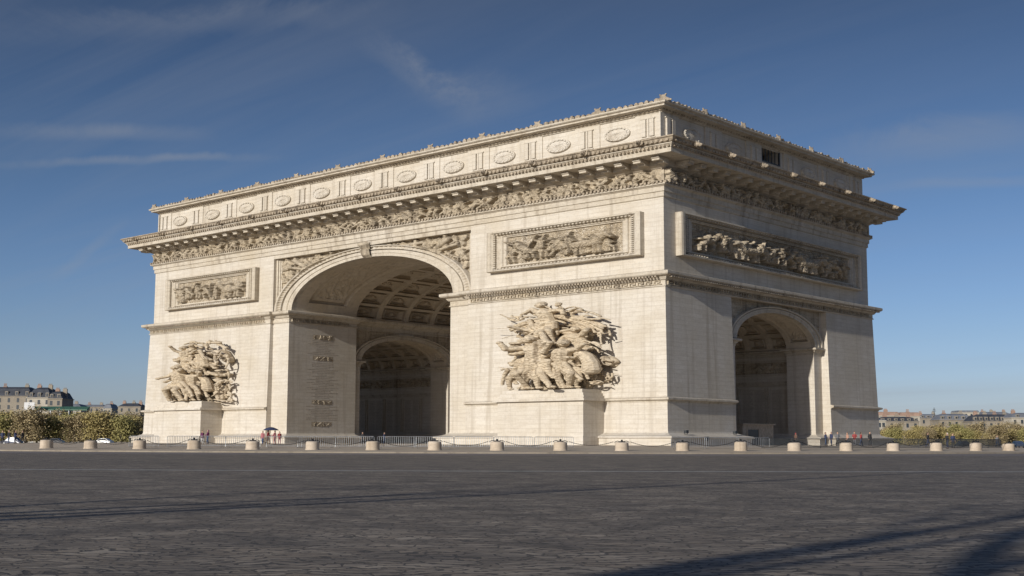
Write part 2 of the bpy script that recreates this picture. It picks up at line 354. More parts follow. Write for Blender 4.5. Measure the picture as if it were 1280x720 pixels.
# ------------------------------------------------------------------ the monument
arch = thing('triumphal_arch', 'huge pale limestone triumphal arch with carved friezes, two big sculpture groups and open vaulted passages', 'monument', wp(XC, YC, .27))
def X(a, side):              # symmetric plan coordinate -> x
    if side > 0: return a
    return -W if abs(a) < 1e-6 else 2*XC-a
def Y(b, back): return D-b if back else b
def batter(x, y, z):
    k = .18*(z-.9)/6.96
    if abs(x) < 1e-6: x -= k
    if abs(x+W) < 1e-6: x += k
    if abs(y) < 1e-6: y += k
    if abs(y-D) < 1e-6: y -= k
    return x, y, z
PIER = [(0,0),(0,6.12),(-.54,6.12),(-.54,7.0),(-2.3,7.0),(-2.3,6.3),(-12.5,6.3),(-12.5,7.0),(-14.3,7.0),(-14.3,6.1),(-14.88,6.1),(-14.88,.42),(-13.28,.42),(-13.28,0)]
GL = .27
def arcpts(c, a, b, spring, n=40, base=None, t0=0, t1=PI):
    pts = [(c+a*math.cos(t0+(t1-t0)*k/n), spring+b*math.sin(t0+(t1-t0)*k/n)) for k in range(n+1)]
    if base is not None: pts = [(c+a, base)]+pts+[(c-a, base)]
    return pts
MA, MBh, MS = 7.17, 2.72, 8.62      # main arch: half width, rise, springing
SA, SBh, SS = 4.22, 1.60, 5.79      # side arch
ped = []
for side in (1, -1):
    for back in (False, True):
        pts = [(X(a, side), Y(b, back)) for a, b in PIER]
        mb = MB(); mb.prism(pts, .9, SS, batter)
        pier = mb.build('pier', M['stone'], arch)
        # moulded string course round the outer faces
        path = [(X(a, side), Y(b, back)) for a, b in ((-13.28, 0), (0, 0), (0, 6.12))]
        path = [(batter(x, y, 2.4)[0], batter(x, y, 2.4)[1]) for x, y in path]
        sg = (1 if side > 0 else -1)*(-1 if back else 1)
        mb = MB(); mb.sweep(path, [(-.05, 2.3), (.03, 2.32), (.04, 2.38), (.17, 2.41), (.2, 2.43), (.2, 2.51), (.1, 2.54), (-.05, 2.57)], closed=False, sign=sg)
        mb.build('string_course', M['trim'], pier)
        # stepped plinth with a sloping top
        path = [(X(a, side), Y(b, back)) for a, b in PIER]
        mb = MB()
        path = [(X(a, side), Y(b, back)) for a, b in ((0,0),(0,6.12),(-.54,6.12),(-.54,7.0),(-2.3,7.0),(-14.3,7.0),(-14.88,6.1),(-14.88,.42),(-13.28,.42),(-13.28,0))]
        mb.sweep(path, [(-.3, .93), (.015, .93), (.05, .86), (.3, .76), (.62, .7), (.66, .66), (.66, .62), (.56, .60), (.56, GL-.12)], closed=True, sign=(1 if side > 0 else -1)*(-1 if back else 1))
        mb.build('plinth', M['stone'], pier)
# block of wall above the side arches, with the side passages cut through
def side_tunnel(x0, x1, a, b, z0=3):
    mb = MB(); pts = arcpts(YC, a, b, SS, 48, z0); mb.prism_yz(pts, x0, x1); return mb
sidewalls = []
for side in (1, -1):
    B = [(0,0),(0,6.12),(-.54,6.12),(-.54,D-6.12),(0,D-6.12),(0,D),(-13.28,D),(-13.28,D-.42),(-14.88,D-.42),(-14.88,D-6.1),(-14.3,D-6.1),(-14.3,6.1),(-14.88,6.1),(-14.88,.42),(-13.28,.42),(-13.28,0)]
    mb = MB(); mb.prism([(X(a, side), b) for a, b in B], SS, 7.9, batter)
    o = mb.build('side_arch_wall', M['stone'], arch)
    xs = sorted((X(-1e-3, side) if side > 0 else -W-1, X(-16, side)))
    xa, xb = (-16, 1) if side > 0 else (-W-1, -28)
    c1 = side_tunnel(xa, xb, SA+.3, SBh+.13)
    e0, e1 = (X(-2.3, side), X(-12.5, side))
    c2 = side_tunnel(min(e0, e1), max(e0, e1), 5.03, 1.98)
    cut(o, [c1, c2]); sidewalls.append(o)
# upper wall carrying the main vault
U = .34
uf = [(-U, U), (-13.28, U), (-13.28, .78), (2*XC+13.28, .78), (2*XC+13.28, U), (-W+U, U), (-W+U, D-U), (2*XC+13.28, D-U), (2*XC+13.28, D-.78), (-13.28, D-.78), (-13.28, D-U), (-U, D-U)]
mb = MB(); mb.prism(uf, 7.9, 12.3); upper = mb.build('upper_wall', M['stone'], arch)
def main_tunnel(y0, y1, a, b, z0=7):
    mb = MB(); mb.prism_xz(arcpts(XC, a, b, MS, 60, z0), y0, y1); return mb
cut(upper, [main_tunnel(-1, D+1, MA+.3, MBh+.13), main_tunnel(6.1, D-6.1, 8.2, 3.16)])
# recessed spandrel top moulding
for back in (0, 1):
    mb = MB(); y0, y1 = (U, .9) if not back else (D-.9, D-U)
    mb.box(2*XC+13.28, -13.28, y0, y1, 12.0, 12.26); mb.build('lintel_band', M['trim'], upper)
    for s in (1, -1):
        mb = MB()
        for o_, w_, d_ in ((0, .16, .56), (.16, .14, .64), (.3, .12, .70)):
            xa = -13.28-o_ if s > 0 else 2*XC+13.28+o_
            xb = xa-w_*s
            ya, yb = (d_, .8) if not back else (D-.8, D-d_)
            mb.box(min(xa, xb), max(xa, xb), ya, yb, 8.6, 12.0)
        mb.build('spandrel_frame', M['trim'], upper)

# --- vault linings: stepped coffers as real relief
def coffer(u, v, nu, nv, deep, ux, vx):
    """u,v in 0..1 over whole; returns depth below the ribs; ux,vx rib fractions"""
    cu, cv = (u*nu) % 1, (v*nv) % 1
    du, dv = min(cu, 1-cu)/ux, min(cv, 1-cv)/vx
    d = min(du, dv)
    if d < 1: return 0
    if d < 1.5: return deep*.75
    if d < 1.9: return deep*.12
    if d < 2.25: return deep*.7
    r = math.hypot((cu-.5)/.13, (cv-.5)/.17)
    if r < 1: return deep*(.45+.4*r*abs(math.sin(4*math.atan2(cv-.5, cu-.5))))
    return deep
def lining(kind, c, s0, s1, a, b, spring, fn, nt, ns):
    mb = MB(); P = []
    for i in range(ns+1):
        s = s0+(s1-s0)*i/ns; r = []
        for k in range(nt+1):
            t = PI*k/nt; d = fn(k/nt, i/ns)
            p = c+(a+d)*math.cos(t); z = spring+(b+d*.42)*math.sin(t)
            r.append((p, s, z) if kind == 'main' else (s, p, z))
        P.append(r)
    mb.grid(P); return mb
def ringfn(u, v):
    if min(v, 1-v) < .2 or u < .07 or u > .93: return 0
    if min(v, 1-v) < .25 or u < .09 or u > .91: return .28
    if min(v, 1-v) < .29 or u < .11 or u > .89: return .12
    return .24-.14*abs(math.sin(u*70+3*math.sin(v*23))*math.cos(v*26+2*math.sin(u*41)))
lining('main', XC, 6.1, D-6.1, 7.72, 2.95, MS, lambda u, v: coffer(u, v, 10, 4, .44, .11, .1), 260, 120).build('coffered_vault', M['vault'], arch)
for y0, y1 in ((.8, 6.1), (D-6.1, D-.8)):
    lining('main', XC, y0, y1, MA, MBh, MS, ringfn, 220, 46).build('vault_soffit', M['vault'], arch)
    mb = MB()                                  # cheek between the soffit ring and the deeper bay
    for yy in (y0, y1):
        if abs(yy-YC) > 9: continue
        A = arcpts(XC, MA, MBh, MS, 60); Bq = arcpts(XC, 8.2, 3.16, MS, 60)
        mb.grid([[(p[0], yy, p[1]) for p in A], [(p[0], yy, p[1]) for p in Bq]])
    mb.build('soffit_rib', M['vault'], arch)
for side in (1, -1):
    def xx(a): return X(a, side)
    lining('side', YC, xx(-2.3), xx(-12.5), 4.75, 1.86, SS, lambda u, v: coffer(u, v, 7, 7, .27, .14, .12), 150, 110).build('coffered_vault', M['vault'], arch)
    for e0, e1 in ((-.54, -2.3), (-12.5, -14.3)):
        lining('side', YC, xx(e0), xx(e1), SA, SBh, SS, ringfn, 120, 24).build('vault_soffit', M['vault'], arch)
    for e in (-2.3, -12.5):
        mb = MB()
        A = arcpts(YC, SA, SBh, SS, 50); Bq = arcpts(YC, 5.03, 1.98, SS, 50)
        mb.grid([[(xx(e), p[0], p[1]) for p in A], [(xx(e), p[0], p[1]) for p in Bq]])
        mb.build('soffit_rib', M['vault'], arch)

# --- archivolts
def archivolt(kind, c, a, b, spring, prof, pos, sgn, n=72, leaf=None):
    """prof: (radial, outward) pairs; pos: plane of the wall; sgn: outward direction"""
    mb = MB(); P = []
    for k in range(n+1):
        t = PI*k/n; r = []
        for q, o in prof:
            oo = o
            if leaf and leaf[0] < q < leaf[1]: oo = o-(.09 if k % 2 else 0)
            p = c+(a+q)*math.cos(t); z = spring+(b+q*.40)*math.sin(t)
            r.append((p, pos+sgn*oo, z) if kind == 'main' else (pos+sgn*oo, p, z))
        P.append(r)
    mb.grid(P); return mb
mprof = [(0, -.2), (0, .2), (.42, .2), (.44, .25), (.86, .25), (.88, .12), (.98, .12), (1.0, .30), (1.22, .28), (1.36, .27), (1.42, .36), (1.55, .38), (1.6, .1), (1.6, -.05)]
key = []
for back in (0, 1):
    pos, sg = (.78, -1) if not back else (D-.78, 1)
    ar = archivolt('main', XC, MA, MBh, MS, mprof, pos, sg, 130, leaf=(1.05, 1.4)).build('archivolt', M['trim'], arch)
    mb = MB()
    z0, z1 = MS+MBh-.05, 12.15
    pr = [(.0, z0+.1), (.25, z0), (.5, z0+.15), (.62, z0+.45), (.5, z1-.35), (.72, z1-.12), (.72, z1), (0, z1)]
    P = []
    for t, w_ in enumerate((-.42, -.3, -.1, .1, .3, .42)):
        k = (.72, 1, .9, .9, 1, .72)[t]
        P.append([(XC+w_*(1.15 if j > 4 else .85), pos+sg*(o*k), z) for j, (o, z) in enumerate(pr)])
    mb.grid(P)
    mb.build('keystone', M['relief'], ar)
    # rosettes and winged spandrel figures
    mb = MB()
    for s in (1, -1):
        xa, xb = (XC+1.0, -13.7) if s > 0 else (2*XC+13.7, XC-1.0)
        w_ = xb-xa; h = 12.0-8.75
        H = np.concatenate([hf_figures(w_, h/4, .05, .027, 77+s+back+9*q, h/4*.95, 1.7, .34) for q in range(4)], axis=1)
        nx, nz = H.shape
        # one large leaning figure with wings, in each spandrel
        Xg = np.linspace(0, w_, nx)[:, None]; Zg = np.linspace(0, h, nz)[None, :]/Q
        def cap2(x0, z0_, x1, z1_, r, top):
            if s < 0: x0, x1 = w_-x0, w_-x1
            vx, vz = x1-x0, (z1_-z0_)/Q; L2 = vx*vx+vz*vz+1e-9
            t = np.clip(((Xg-x0)*vx+(Zg-z0_/Q)*vz)/L2, 0, 1)
            d2 = ((Xg-x0-t*vx)**2+(Zg-z0_/Q-t*vz)**2)/(r*r)
            return np.where(d2 < 1, top*(.5+.5*np.sqrt(np.clip(1-d2, 0, 1))), 0)
        H *= 1.0
        big = [(a1, b1, a2, b2, r_, t_*1.35) for a1, b1, a2, b2, r_, t_ in [(4.7, 2.35, 5.3, 1.85, .42, .34), (4.3, 2.62, 4.3, 2.62, .26, .36), (5.3, 1.85, 6.0, 1.3, .34, .34), (6.0, 1.3, 6.25, .6, .25, .3), (4.6, 2.45, 3.3, 2.75, .16, .33), (3.3, 2.75, 2.2, 2.8, .09, .3),
               (4.9, 2.55, 5.9, 3.0, .26, .3), (5.1, 2.4, 6.4, 2.6, .22, .28),
               (2.2, 2.95, 3.6, 3.0, .22, .2), (1.0, 2.95, 2.2, 2.98, .2, .2)]]
        for q in big: H = np.maximum(H, cap2(*q))
        rx = np.linspace(xa, xb, nx); skip = np.zeros((nx, nz), bool)
        for i in range(nx):
            for j in range(nz):
                z = 8.75+h*j/(nz-1)
                if ((rx[i]-XC)/(MA+1.45))**2+((z-MS)/(MBh+.55))**2 < 1: H[i, j] = 0; skip[i, j] = True
        H[0] = H[-1] = 0
        mb = MB(); place_hf(mb, H, 'B' if back else 'F', xa, xb, 8.75, 12.0, -.77, skip)
        mb.build('spandrel_relief', M['relief'], arch, smooth=False)
sprof = [(0, -.15), (0, .12), (.3, .12), (.31, .16), (.52, .16), (.54, .08), (.6, .08), (.62, .2), (.78, .22), (.82, .05), (.82, -.05)]
for side in (1, -1):
    for a, d in ((-.54, 1), (-14.3, -1)):
        sg = d*side
        ar = archivolt('side', YC, SA, SBh, SS, sprof, X(a, side), sg, 80).build('archivolt', M['trim'], arch)
        mb = MB()
        for s in (1, -1):
            ya, yb = (YC+.7, D-6.3) if s > 0 else (6.3, YC-.7)
            H = hf_figures(yb-ya, 1.85, .05, .025, 31+s, .55, 1.0, .16)
            nx, nz = H.shape; P = []
            ry = np.linspace(ya, yb, nx); skip = np.zeros((nx, nz), bool)
            for i in range(nx):
                r = []
                for j in range(nz):
                    z = 5.98+1.85*j/(nz-1); h_ = H[i, j]
                    if ((ry[i]-YC)/(SA+.7))**2+((z-SS)/(SBh+.28))**2 < 1: h_ = 0; skip[i, j] = True
                    r.append((X(a, side)+sg*(.01+h_), ry[i], z))
                P.append(r)
            mb = MB(); mb.grid(P, skip); mb.build('spandrel_relief', M['relief'], arch)
        # impost moulding of the side arch
    for back in (False, True):
        mb = MB(); path = [(X(a, side), Y(b, back)) for a, b in ((-.3, 6.12), (-.54, 6.12), (-.54, 7.0), (-2.3, 7.0), (-2.3, 6.3), (-12.5, 6.3), (-12.5, 7.0), (-14.3, 7.0), (-14.3, 6.1))]
        sg = (1 if side > 0 else -1)*(-1 if back else 1)
        mb.sweep(path[1:], [(-.03, 5.36), (.03, 5.38), (.04, 5.5), (.1, 5.53), (.12, 5.6), (.26, 5.64), (.28, 5.66), (.28, 5.74), (.1, 5.78), (-.03, 5.8)], closed=False, sign=sg)
        mb.build('impost_moulding', M['trim'], sidewalls[0 if side > 0 else 1])

# --- passage walls: battle relief, string and engraved name lists
for side in (1, -1):
    for back in (False, True):
        yw = Y(6.3, back); sg = -1 if back else 1
        xs = sorted((X(-2.5, side), X(-12.3, side)))
        mb = MB(); H = hf_figures(xs[1]-xs[0], .62, .05, .03, 5+side+back, .5, 1.4, .14)
        nx, nz = H.shape
        mb.grid([[(xs[0]+(xs[1]-xs[0])*i/(nx-1), yw+sg*(.02+H[i, j]), 4.42+.66*j/(nz-1)) for j in range(nz)] for i in range(nx)])
        mb.build('battle_relief', M['relief'], arch)
        mb = MB()
        for z0, z1, o in ((3.72, 3.84, .1), (3.84, 3.95, .16), (5.12, 5.2, .09), (4.3, 4.38, .07)):
            mb.box(xs[0], xs[1], min(yw-.02*sg, yw+sg*o), max(yw-.02*sg, yw+sg*o), z0, z1)
        x = xs[0]+.5
        while x < xs[1]-1:
            for q0, q1 in ((x-.18, x-.08), (x+1.62, x+1.72)): mb.box(q0, q1, min(yw-.02*sg, yw+.06*sg), max(yw-.02*sg, yw+.06*sg), 1.15, 3.6)
            x += 2.0
        mb.build('wall_moulding', M['trim'], arch)
        rng = random.Random(11+side*3+back); mb = MB(); x = xs[0]+.6
        while x < xs[1]-1.2:
            for col in (0, .82):
                z = 3.45
                while z > 1.25:
                    q = x+col
                    while q < x+col+rng.uniform(.5, .72):
                        l = rng.uniform(.03, .07); mb.box(q, q+l, min(yw, yw+.004*sg), max(yw, yw+.004*sg), z, z+.028); q += l+.015
                    z -= .062
            x += 2.0
        mb.build('name_list', M['ink'], arch)
# jambs of the main arch: trophies and name columns
for side in (1, -1):
    for back in (False, True):
        xw = X(-14.88, side); sg = -1 if side > 0 else 1
        yc = Y(3.25, back)
        mb = MB()
        for zc in (6.9, 5.55, 2.75, 1.35):
            H = hf_figures(1.7, .3, .05, .025, int(zc*10), .26, 2.6, .05); nx, nz = H.shape
            mask = np.sin(np.linspace(0, PI, nx))[:, None]**.6
            H *= mask
            mb = MB(); mb.grid([[(xw+sg*(.004+H[i, j]), yc-.85+1.7*i/(nx-1), zc+.3*j/(nz-1)) for j in range(nz)] for i in range(nx)])
            mb.build('trophy_relief', M['relief'], arch)
        rng = random.Random(3+side+2*back); mb = MB()
        for z0, z1 in ((5.95, 6.8), (4.0, 5.4), (3.15, 3.9), (1.75, 2.65)):
            z = z0
            while z < z1:
                w_ = rng.choice((.35, .6, .9)) if rng.random() < .8 else 1.3; q = yc-w_
                while q < yc+w_:
                    l = rng.uniform(.03, .09); mb.box(min(xw, xw+sg*.004), max(xw, xw+sg*.004), q, q+l, z, z+.045); q += l+.03
                z += .105
        mb.build('name_list', M['ink'], arch)

# --- impost cornice with meander frieze
for side in (1, -1):
    path = [(0,0),(0,D),(-13.28,D),(-13.28,D-.42),(-14.88,D-.42),(-14.88,D-6.1),(-14.3,D-6.1),(-14.3,6.1),(-14.88,6.1),(-14.88,.42),(-13.28,.42),(-13.28,0)]
    path = [batter(X(a, side), b, 7.86)[:2] for a, b in path]
    mb = MB()
    sg = 1 if side > 0 else -1
    mb.sweep(path, [(-.1, 7.83), (.06, 7.85), (.07, 7.9), (.02, 7.92), (.02, 8.13), (.1, 8.16), (.16, 8.24), (.2, 8.3), (.40, 8.35), (.46, 8.40), (.47, 8.42), (.47, 8.53), (.40, 8.56), (.2, 8.6), (-.9, 8.66)], closed=True, sign=sg)
    ic = mb.build('impost_cornice', M['trim'], arch)
    mb = MB()
    def key_unit(u, f, L=.46):
        for a0, a1, b0, b1 in ((0, .9, 0, .16), (0, .14, .16, 1), (.14, .78, .84, 1), (.64, .78, .4, .84), (.36, .64, .4, .54), (.9, 1.0, 0, .16)):
            f(u+a0*L, u+a1*L, 7.925+b0*.2, 7.925+b1*.2)
    def fr(u0, u1, z0, z1): mb.box(u0, u1, .18-.1, .18-.02, z0, z1)
    def bk(u0, u1, z0, z1): mb.box(u0, u1, D-.16, D-.08, z0, z1)
    xa, xb = (-13.05, -.3) if side > 0 else (-W+.3, 2*XC+13.05)
    u = xa
    while u+.46 <= xb: key_unit(u, fr); key_unit(u, bk); u += .49
    xf = -.18 if side > 0 else -W+.18
    def sd(u0, u1, z0, z1): mb.box(min(xf+.02*sg, xf+.1*sg), max(xf+.02*sg, xf+.1*sg), u0, u1, z0, z1)
    u = .3
    while u+.46 <= D-.2: key_unit(u, sd); u += .49
    xj = X(-14.88, side)
    def jb(u0, u1, z0, z1): mb.box(min(xj-.02*sg, xj-.1*sg), max(xj-.02*sg, xj-.1*sg), u0, u1, z0, z1)
    for y0, y1 in ((.6, 5.9), (D-5.9, D-.6)):
        u = y0
        while u+.46 <= y1: key_unit(u, jb); u += .49
    absorb(ic, mb.build('meander_frieze', M['relief'], ic))
    mb = MB(); rng = random.Random(4)          # row of small leaves under the drip edge
    def leaf_row(n, f):
        for k in range(n): f(k)
    n = int((xb-xa)/.19)
    for k in range(n):
        u = xa+k*.19; mb.box(u, u+.11, -.26, -.1, 8.25, 8.33)
    for k in range(int(D/.19)):
        u = k*.19+.1; mb.box(min(xf+sg*.3, xf+sg*.44), max(xf+sg*.3, xf+sg*.44), u, u+.11, 8.25, 8.33)
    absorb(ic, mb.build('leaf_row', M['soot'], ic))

# --- entablature
loop = [(0, 0), (0, D), (-W, D), (-W, 0)]
def ent(name, prof, mat='trim', parent=arch):
    mb = MB(); mb.sweep(loop, prof, closed=True, sign=1); return mb.build(name, M[mat], parent)
archi = ent('architrave', [(-.5, 12.2), (-.33, 12.22), (-.27, 12.26), (-.27, 12.48), (-.21, 12.5), (-.21, 12.72), (-.12, 12.78), (-.06, 12.80), (-.06, 12.87), (-.3, 12.9)])
friez = MB()
for s, u0, u1 in (('F', -W+.26, -.26), ('R', .26, D-.26), ('B', -W+.26, -.26), ('L', .26, D-.26)):
    w_ = u1-u0; res = (.045, .03) if s in 'FR' else (.12, .06)
    H = hf_figures(w_, .8, *res, {'F': 1, 'R': 2, 'B': 3, 'L': 4}[s], .72, 1.75, .42)
    place_hf(friez, H, s, u0, u1, 12.88, 13.66, -.26)
for (x0, y0) in ((-.36, .2), (-.36, D-.36), (-W+.2, .2), (-W+.2, D-.36)): friez.box(x0, x0+.16, y0, y0+.16, 12.88, 13.66)
friez.build('figure_frieze', M['relief'], arch)
# row of upright leaves under the figures
mb = MB()
u = -W+.1
while u < -.1: mb.box(u, u+.13, .0, .2, 12.86, 12.98); mb.box(u, u+.13, D-.2, D, 12.86, 12.98); u += .24
u = .1
while u < D-.1: mb.box(-.2, .0, u, u+.13, 12.86, 12.98); mb.box(-W, -W+.2, u, u+.13, 12.86, 12.98); u += .24
absorb(archi, mb.build('leaf_moulding', M['soot'], arch))
co = ent('cornice', [(-.5, 13.6), (-.2, 13.62), (-.12, 13.68), (-.02, 13.72), (0, 13.78), (0, 13.98), (.04, 14.0), (1.1, 14.01), (1.1, 14.22), (1.14, 14.24), (1.14, 14.27), (1.22, 14.36), (1.26, 14.38), (1.26, 14.42), (.6, 14.44), (-.2, 14.44)])
mq = MB(raw=True)
for a, z0, z1 in ((.80, 13.9, 13.995), (.74, 13.8, 13.9), (.40, 13.72, 13.8)): mq.box(-.22*K, .22*K, -a*K, .03*K, (z0-13.9)*K, (z1-13.9)*K)
mq = mq.build('modillion', M['trim'], None)
def put0(o0, par, x, y, z, rz): return copy_obj(o0, par, Vector(wp(x, y, z))-worldloc(par), rz)
for k in range(41): put0(mq, co, -.02-(W-.04)*k/40, 0, 13.9, TH)
for k in range(1, 21): put0(mq, co, 0, .02+(D-.04)*k/20, 13.9, PI/2)
bpy.data.objects.remove(mq)
mb = MB()
for k in range(21):
    c = -.02-(W-.04)*k/20; mb.box(c-.24, c+.24, D-.03, D+.8, 13.8, 13.995)
    if k < 11: c = .02+(D-.04)*k/10; mb.box(-W-.8, -W+.03, c-.24, c+.24, 13.8, 13.995)
mb.build('rear_modillions', M['trim'], co, kind='stuff')
mb = MB(); u = -W-1.0        # egg and dart row
while u < 1.1:
    mb.box(u, u+.13, -1.245, -1.12, 14.25, 14.35); mb.box(u, u+.13, D+1.12, D+1.245, 14.25, 14.35); u += .235
u = -1.0
while u < D+1.1:
    mb.box(1.12, 1.245, u, u+.13, 14.25, 14.35); mb.box(-W-1.245, -W-1.12, u, u+.13, 14.25, 14.35); u += .235
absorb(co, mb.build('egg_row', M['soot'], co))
gut = ent('gutter', [(.6, 14.44), (1.3, 14.44), (1.34, 14.46), (1.44, 14.62), (1.5, 14.64), (1.5, 14.70), (1.36, 14.71), (-.7, 14.72)], 'soot')
mb = MB(); rng = random.Random(9)          # palmettes carved on the gutter face
for s in 'FRBL':
    a, b = ((-W-1.3, 1.3) if s in 'FB' else (-1.3, D+1.3)); u = a+.15
    while u < b-.2:
        k = rng.uniform(.8, 1.1)
        if s == 'F': mb.box(u, u+.15*k, -1.43, -1.3, 14.47, 14.58)
        if s == 'B': mb.box(u, u+.15*k, D+1.3, D+1.43, 14.47, 14.58)
        if s == 'R': mb.box(1.3, 1.43, u, u+.15*k, 14.47, 14.58)
        if s == 'L': mb.box(-W-1.43, -W-1.3, u, u+.15*k, 14.47, 14.58)
        u += .29
absorb(gut, mb.build('palmette_row', M['soot'], gut))
# lion heads, one mesh shared by all
def lion_mesh():
    caps = [((0, 0, 0), (0, -.32, .02), .30, .24), ((0, -.35, -.08), (0, -.58, -.1), .15, .13), ((-.16, -.22, .24), (-.18, -.22, .32), .08, .06), ((.16, -.22, .24), (.18, -.22, .32), .08, .06),
            ((0, -.3, .1), (0, -.55, .02), .09, .07), ((-.12, -.42, .1), (-.12, -.44, .1), .06, .06), ((.12, -.42, .1), (.12, -.44, .1), .06, .06), ((0, -.35, -.25), (0, -.52, -.26), .09, .07)]
    for k in range(11):
        t = 2*PI*k/11; caps.append(((.27*math.cos(t), -.05, .27*math.sin(t)), (.36*math.cos(t), -.12, .36*math.sin(t)), .1, .05))
    caps = [((a[0]*1.5, a[1]*1.4, a[2]*.85), (b[0]*1.5, b[1]*1.4, b[2]*.85), r*.95, q*.95) for a, b, r, q in caps]
    return remesh_caps(caps, 'lion_head', M['soot'], None, .045)
gl = worldloc(gut)
lion = lion_mesh(); first = True
def put(o0, par, x, y, z, rz):
    global first
    p = Vector(wp(x, y, z))-worldloc(par)
    return copy_obj(o0, par, p, rz)
for k in range(14):
    x = -.45-44.0*k/13; put(lion, gut, x, -1.42, 14.56, 0); 
    if k % 2 == 0: put(lion, gut, x, D+1.42, 14.56, PI)
for k in range(8):
    put(lion, gut, 1.42, .53+3.1*k, 14.56, PI/2)
    if k % 2 == 0: put(lion, gut, -W-1.42, .53+3.1*k, 14.56, -PI/2)
bpy.data.objects.remove(lion)

# --- attic storey
A_ = .54
mb = MB(); mb.prism([(-A_, A_), (-A_, D-A_), (-W+A_, D-A_), (-W+A_, A_)], 14.6, 16.9)
attic = mb.build('attic', M['stone'], arch)
ent('attic_base', [(-.7, 14.7), (-.36, 14.72), (-.36, 14.9), (-.42, 14.95), (-.54, 14.97)], 'stone')
# window opening in the middle of the right side
c = MB(); c.box(-1.6, 0, 9.9, 12.0, 15.72, 16.42); cut(attic, [c])
mb = MB(); mb.box(-1.55, -1.5, 9.85, 12.05, 15.7, 16.44)
win = mb.build('window', M['void'], attic)
mb = MB()
for q in (9.84, 11.98): mb.box(-.6, -.5, q, q+.08, 15.7, 16.44)
mb.box(-.6, -.5, 9.84, 12.06, 15.66, 15.72)
for q in range(1, 6): mb.box(-.62, -.58, 9.9+q*.35-.02, 9.9+q*.35+.02, 15.72, 16.42)
mb.build('window_frame', M['darksteel'], attic)
pil = MB(raw=True)      # local: x along, y outward negative, z up, metres
def pb(x0, x1, y0, y1, z0, z1): pil.box(x0*K, x1*K, y0*K, y1*K, z0*K, z1*K)
pb(-.8, .8, -.07, 0, 0, 1.62)
for q in (-.24, .24): pb(q-.13, q+.13, -.17, -.07, .5, 1.36)
pb(-.05, .05, -.13, -.07, .42, 1.44); pb(-.42, .42, -.14, -.07, 1.38, 1.44); pb(-.42, .42, -.12, -.07, .42, .47)
pilo = pil.build('attic_pilaster', M['stone'], None)
med = MB(raw=True)
def ellring(r0, r1, y0, y1, n=28):
    P = []
    for r, y in ((r0, 0), (r0, y0), (r1, y1), (r1, 0)):
        P.append([(math.cos(2*PI*t/n)*r*K, y*K, math.sin(2*PI*t/n)*r*.42*K) for t in range(n+1)])
    med.grid(P)
ellring(.80, .74, -.12, -.15); ellring(.74, .6, -.15, -.1)
P = []
for r in (.6, .45, .3, .15, .0001): P.append([(math.cos(2*PI*t/28)*r*K, -(.1+.07*(.6-r)/.6+.03*abs(math.sin(t*1.9+r*9)))*K, math.sin(2*PI*t/28)*r*.42*K) for t in range(29)])
med.grid(P)
for k in range(16):
    t = 2*PI*k/16; cx, cz = math.cos(t)*.7, math.sin(t)*.7*.42
    med.box((cx-.05)*K, (cx+.05)*K, -.17*K, -.12*K, (cz-.03)*K, (cz+.03)*K)
medo = med.build('medallion', M['stone'], None)
for k in range(12):
    x = -1.29-42.47*k/11
    put(pilo, attic, x, A_, 14.86, 0); put(pilo, attic, x, D-A_, 14.86, PI)
    if k < 11:
        x -= 42.47/22; put(medo, attic, x, A_, 15.78, 0); put(medo, attic, x, D-A_, 15.78, PI)
for k in range(6):
    y = 1.14+4.03*k
    put(pilo, attic, -A_, y, 14.86, PI/2); put(pilo, attic, -W+A_, y, 14.86, -PI/2)
    if k < 5 and k != 2:
        put(medo, attic, -A_, y+2.0, 15.78, PI/2); put(medo, attic, -W+A_, y+2.0, 15.78, -PI/2)
bpy.data.objects.remove(pilo); bpy.data.objects.remove(medo)
ac = ent('attic_cornice', [(-.6, 16.46), (-.47, 16.48), (-.44, 16.53), (-.36, 16.55), (-.3, 16.62), (-.02, 16.65), (0, 16.66), (.0, 16.73), (.08, 16.76), (.13, 16.8), (.13, 16.86), (-.1, 16.9), (-1.4, 16.92)])
mb = MB(); u = -W+.35
while u < -.35: mb.box(u, u+.14, .3, .5, 16.55, 16.62); mb.box(u, u+.14, D-.5, D-.3, 16.55, 16.62); u += .26
u = .35
while u < D-.35: mb.box(-.5, -.3, u, u+.14, 16.55, 16.62); mb.box(-W+.3, -W+.5, u, u+.14, 16.55, 16.62); u += .26
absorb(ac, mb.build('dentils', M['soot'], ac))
mb = MB(); mb.box(-W+1.0, -1.0, 1.0, D-1.0, 16.7, 16.905); mb.build('roof_terrace', M['stone'], arch)
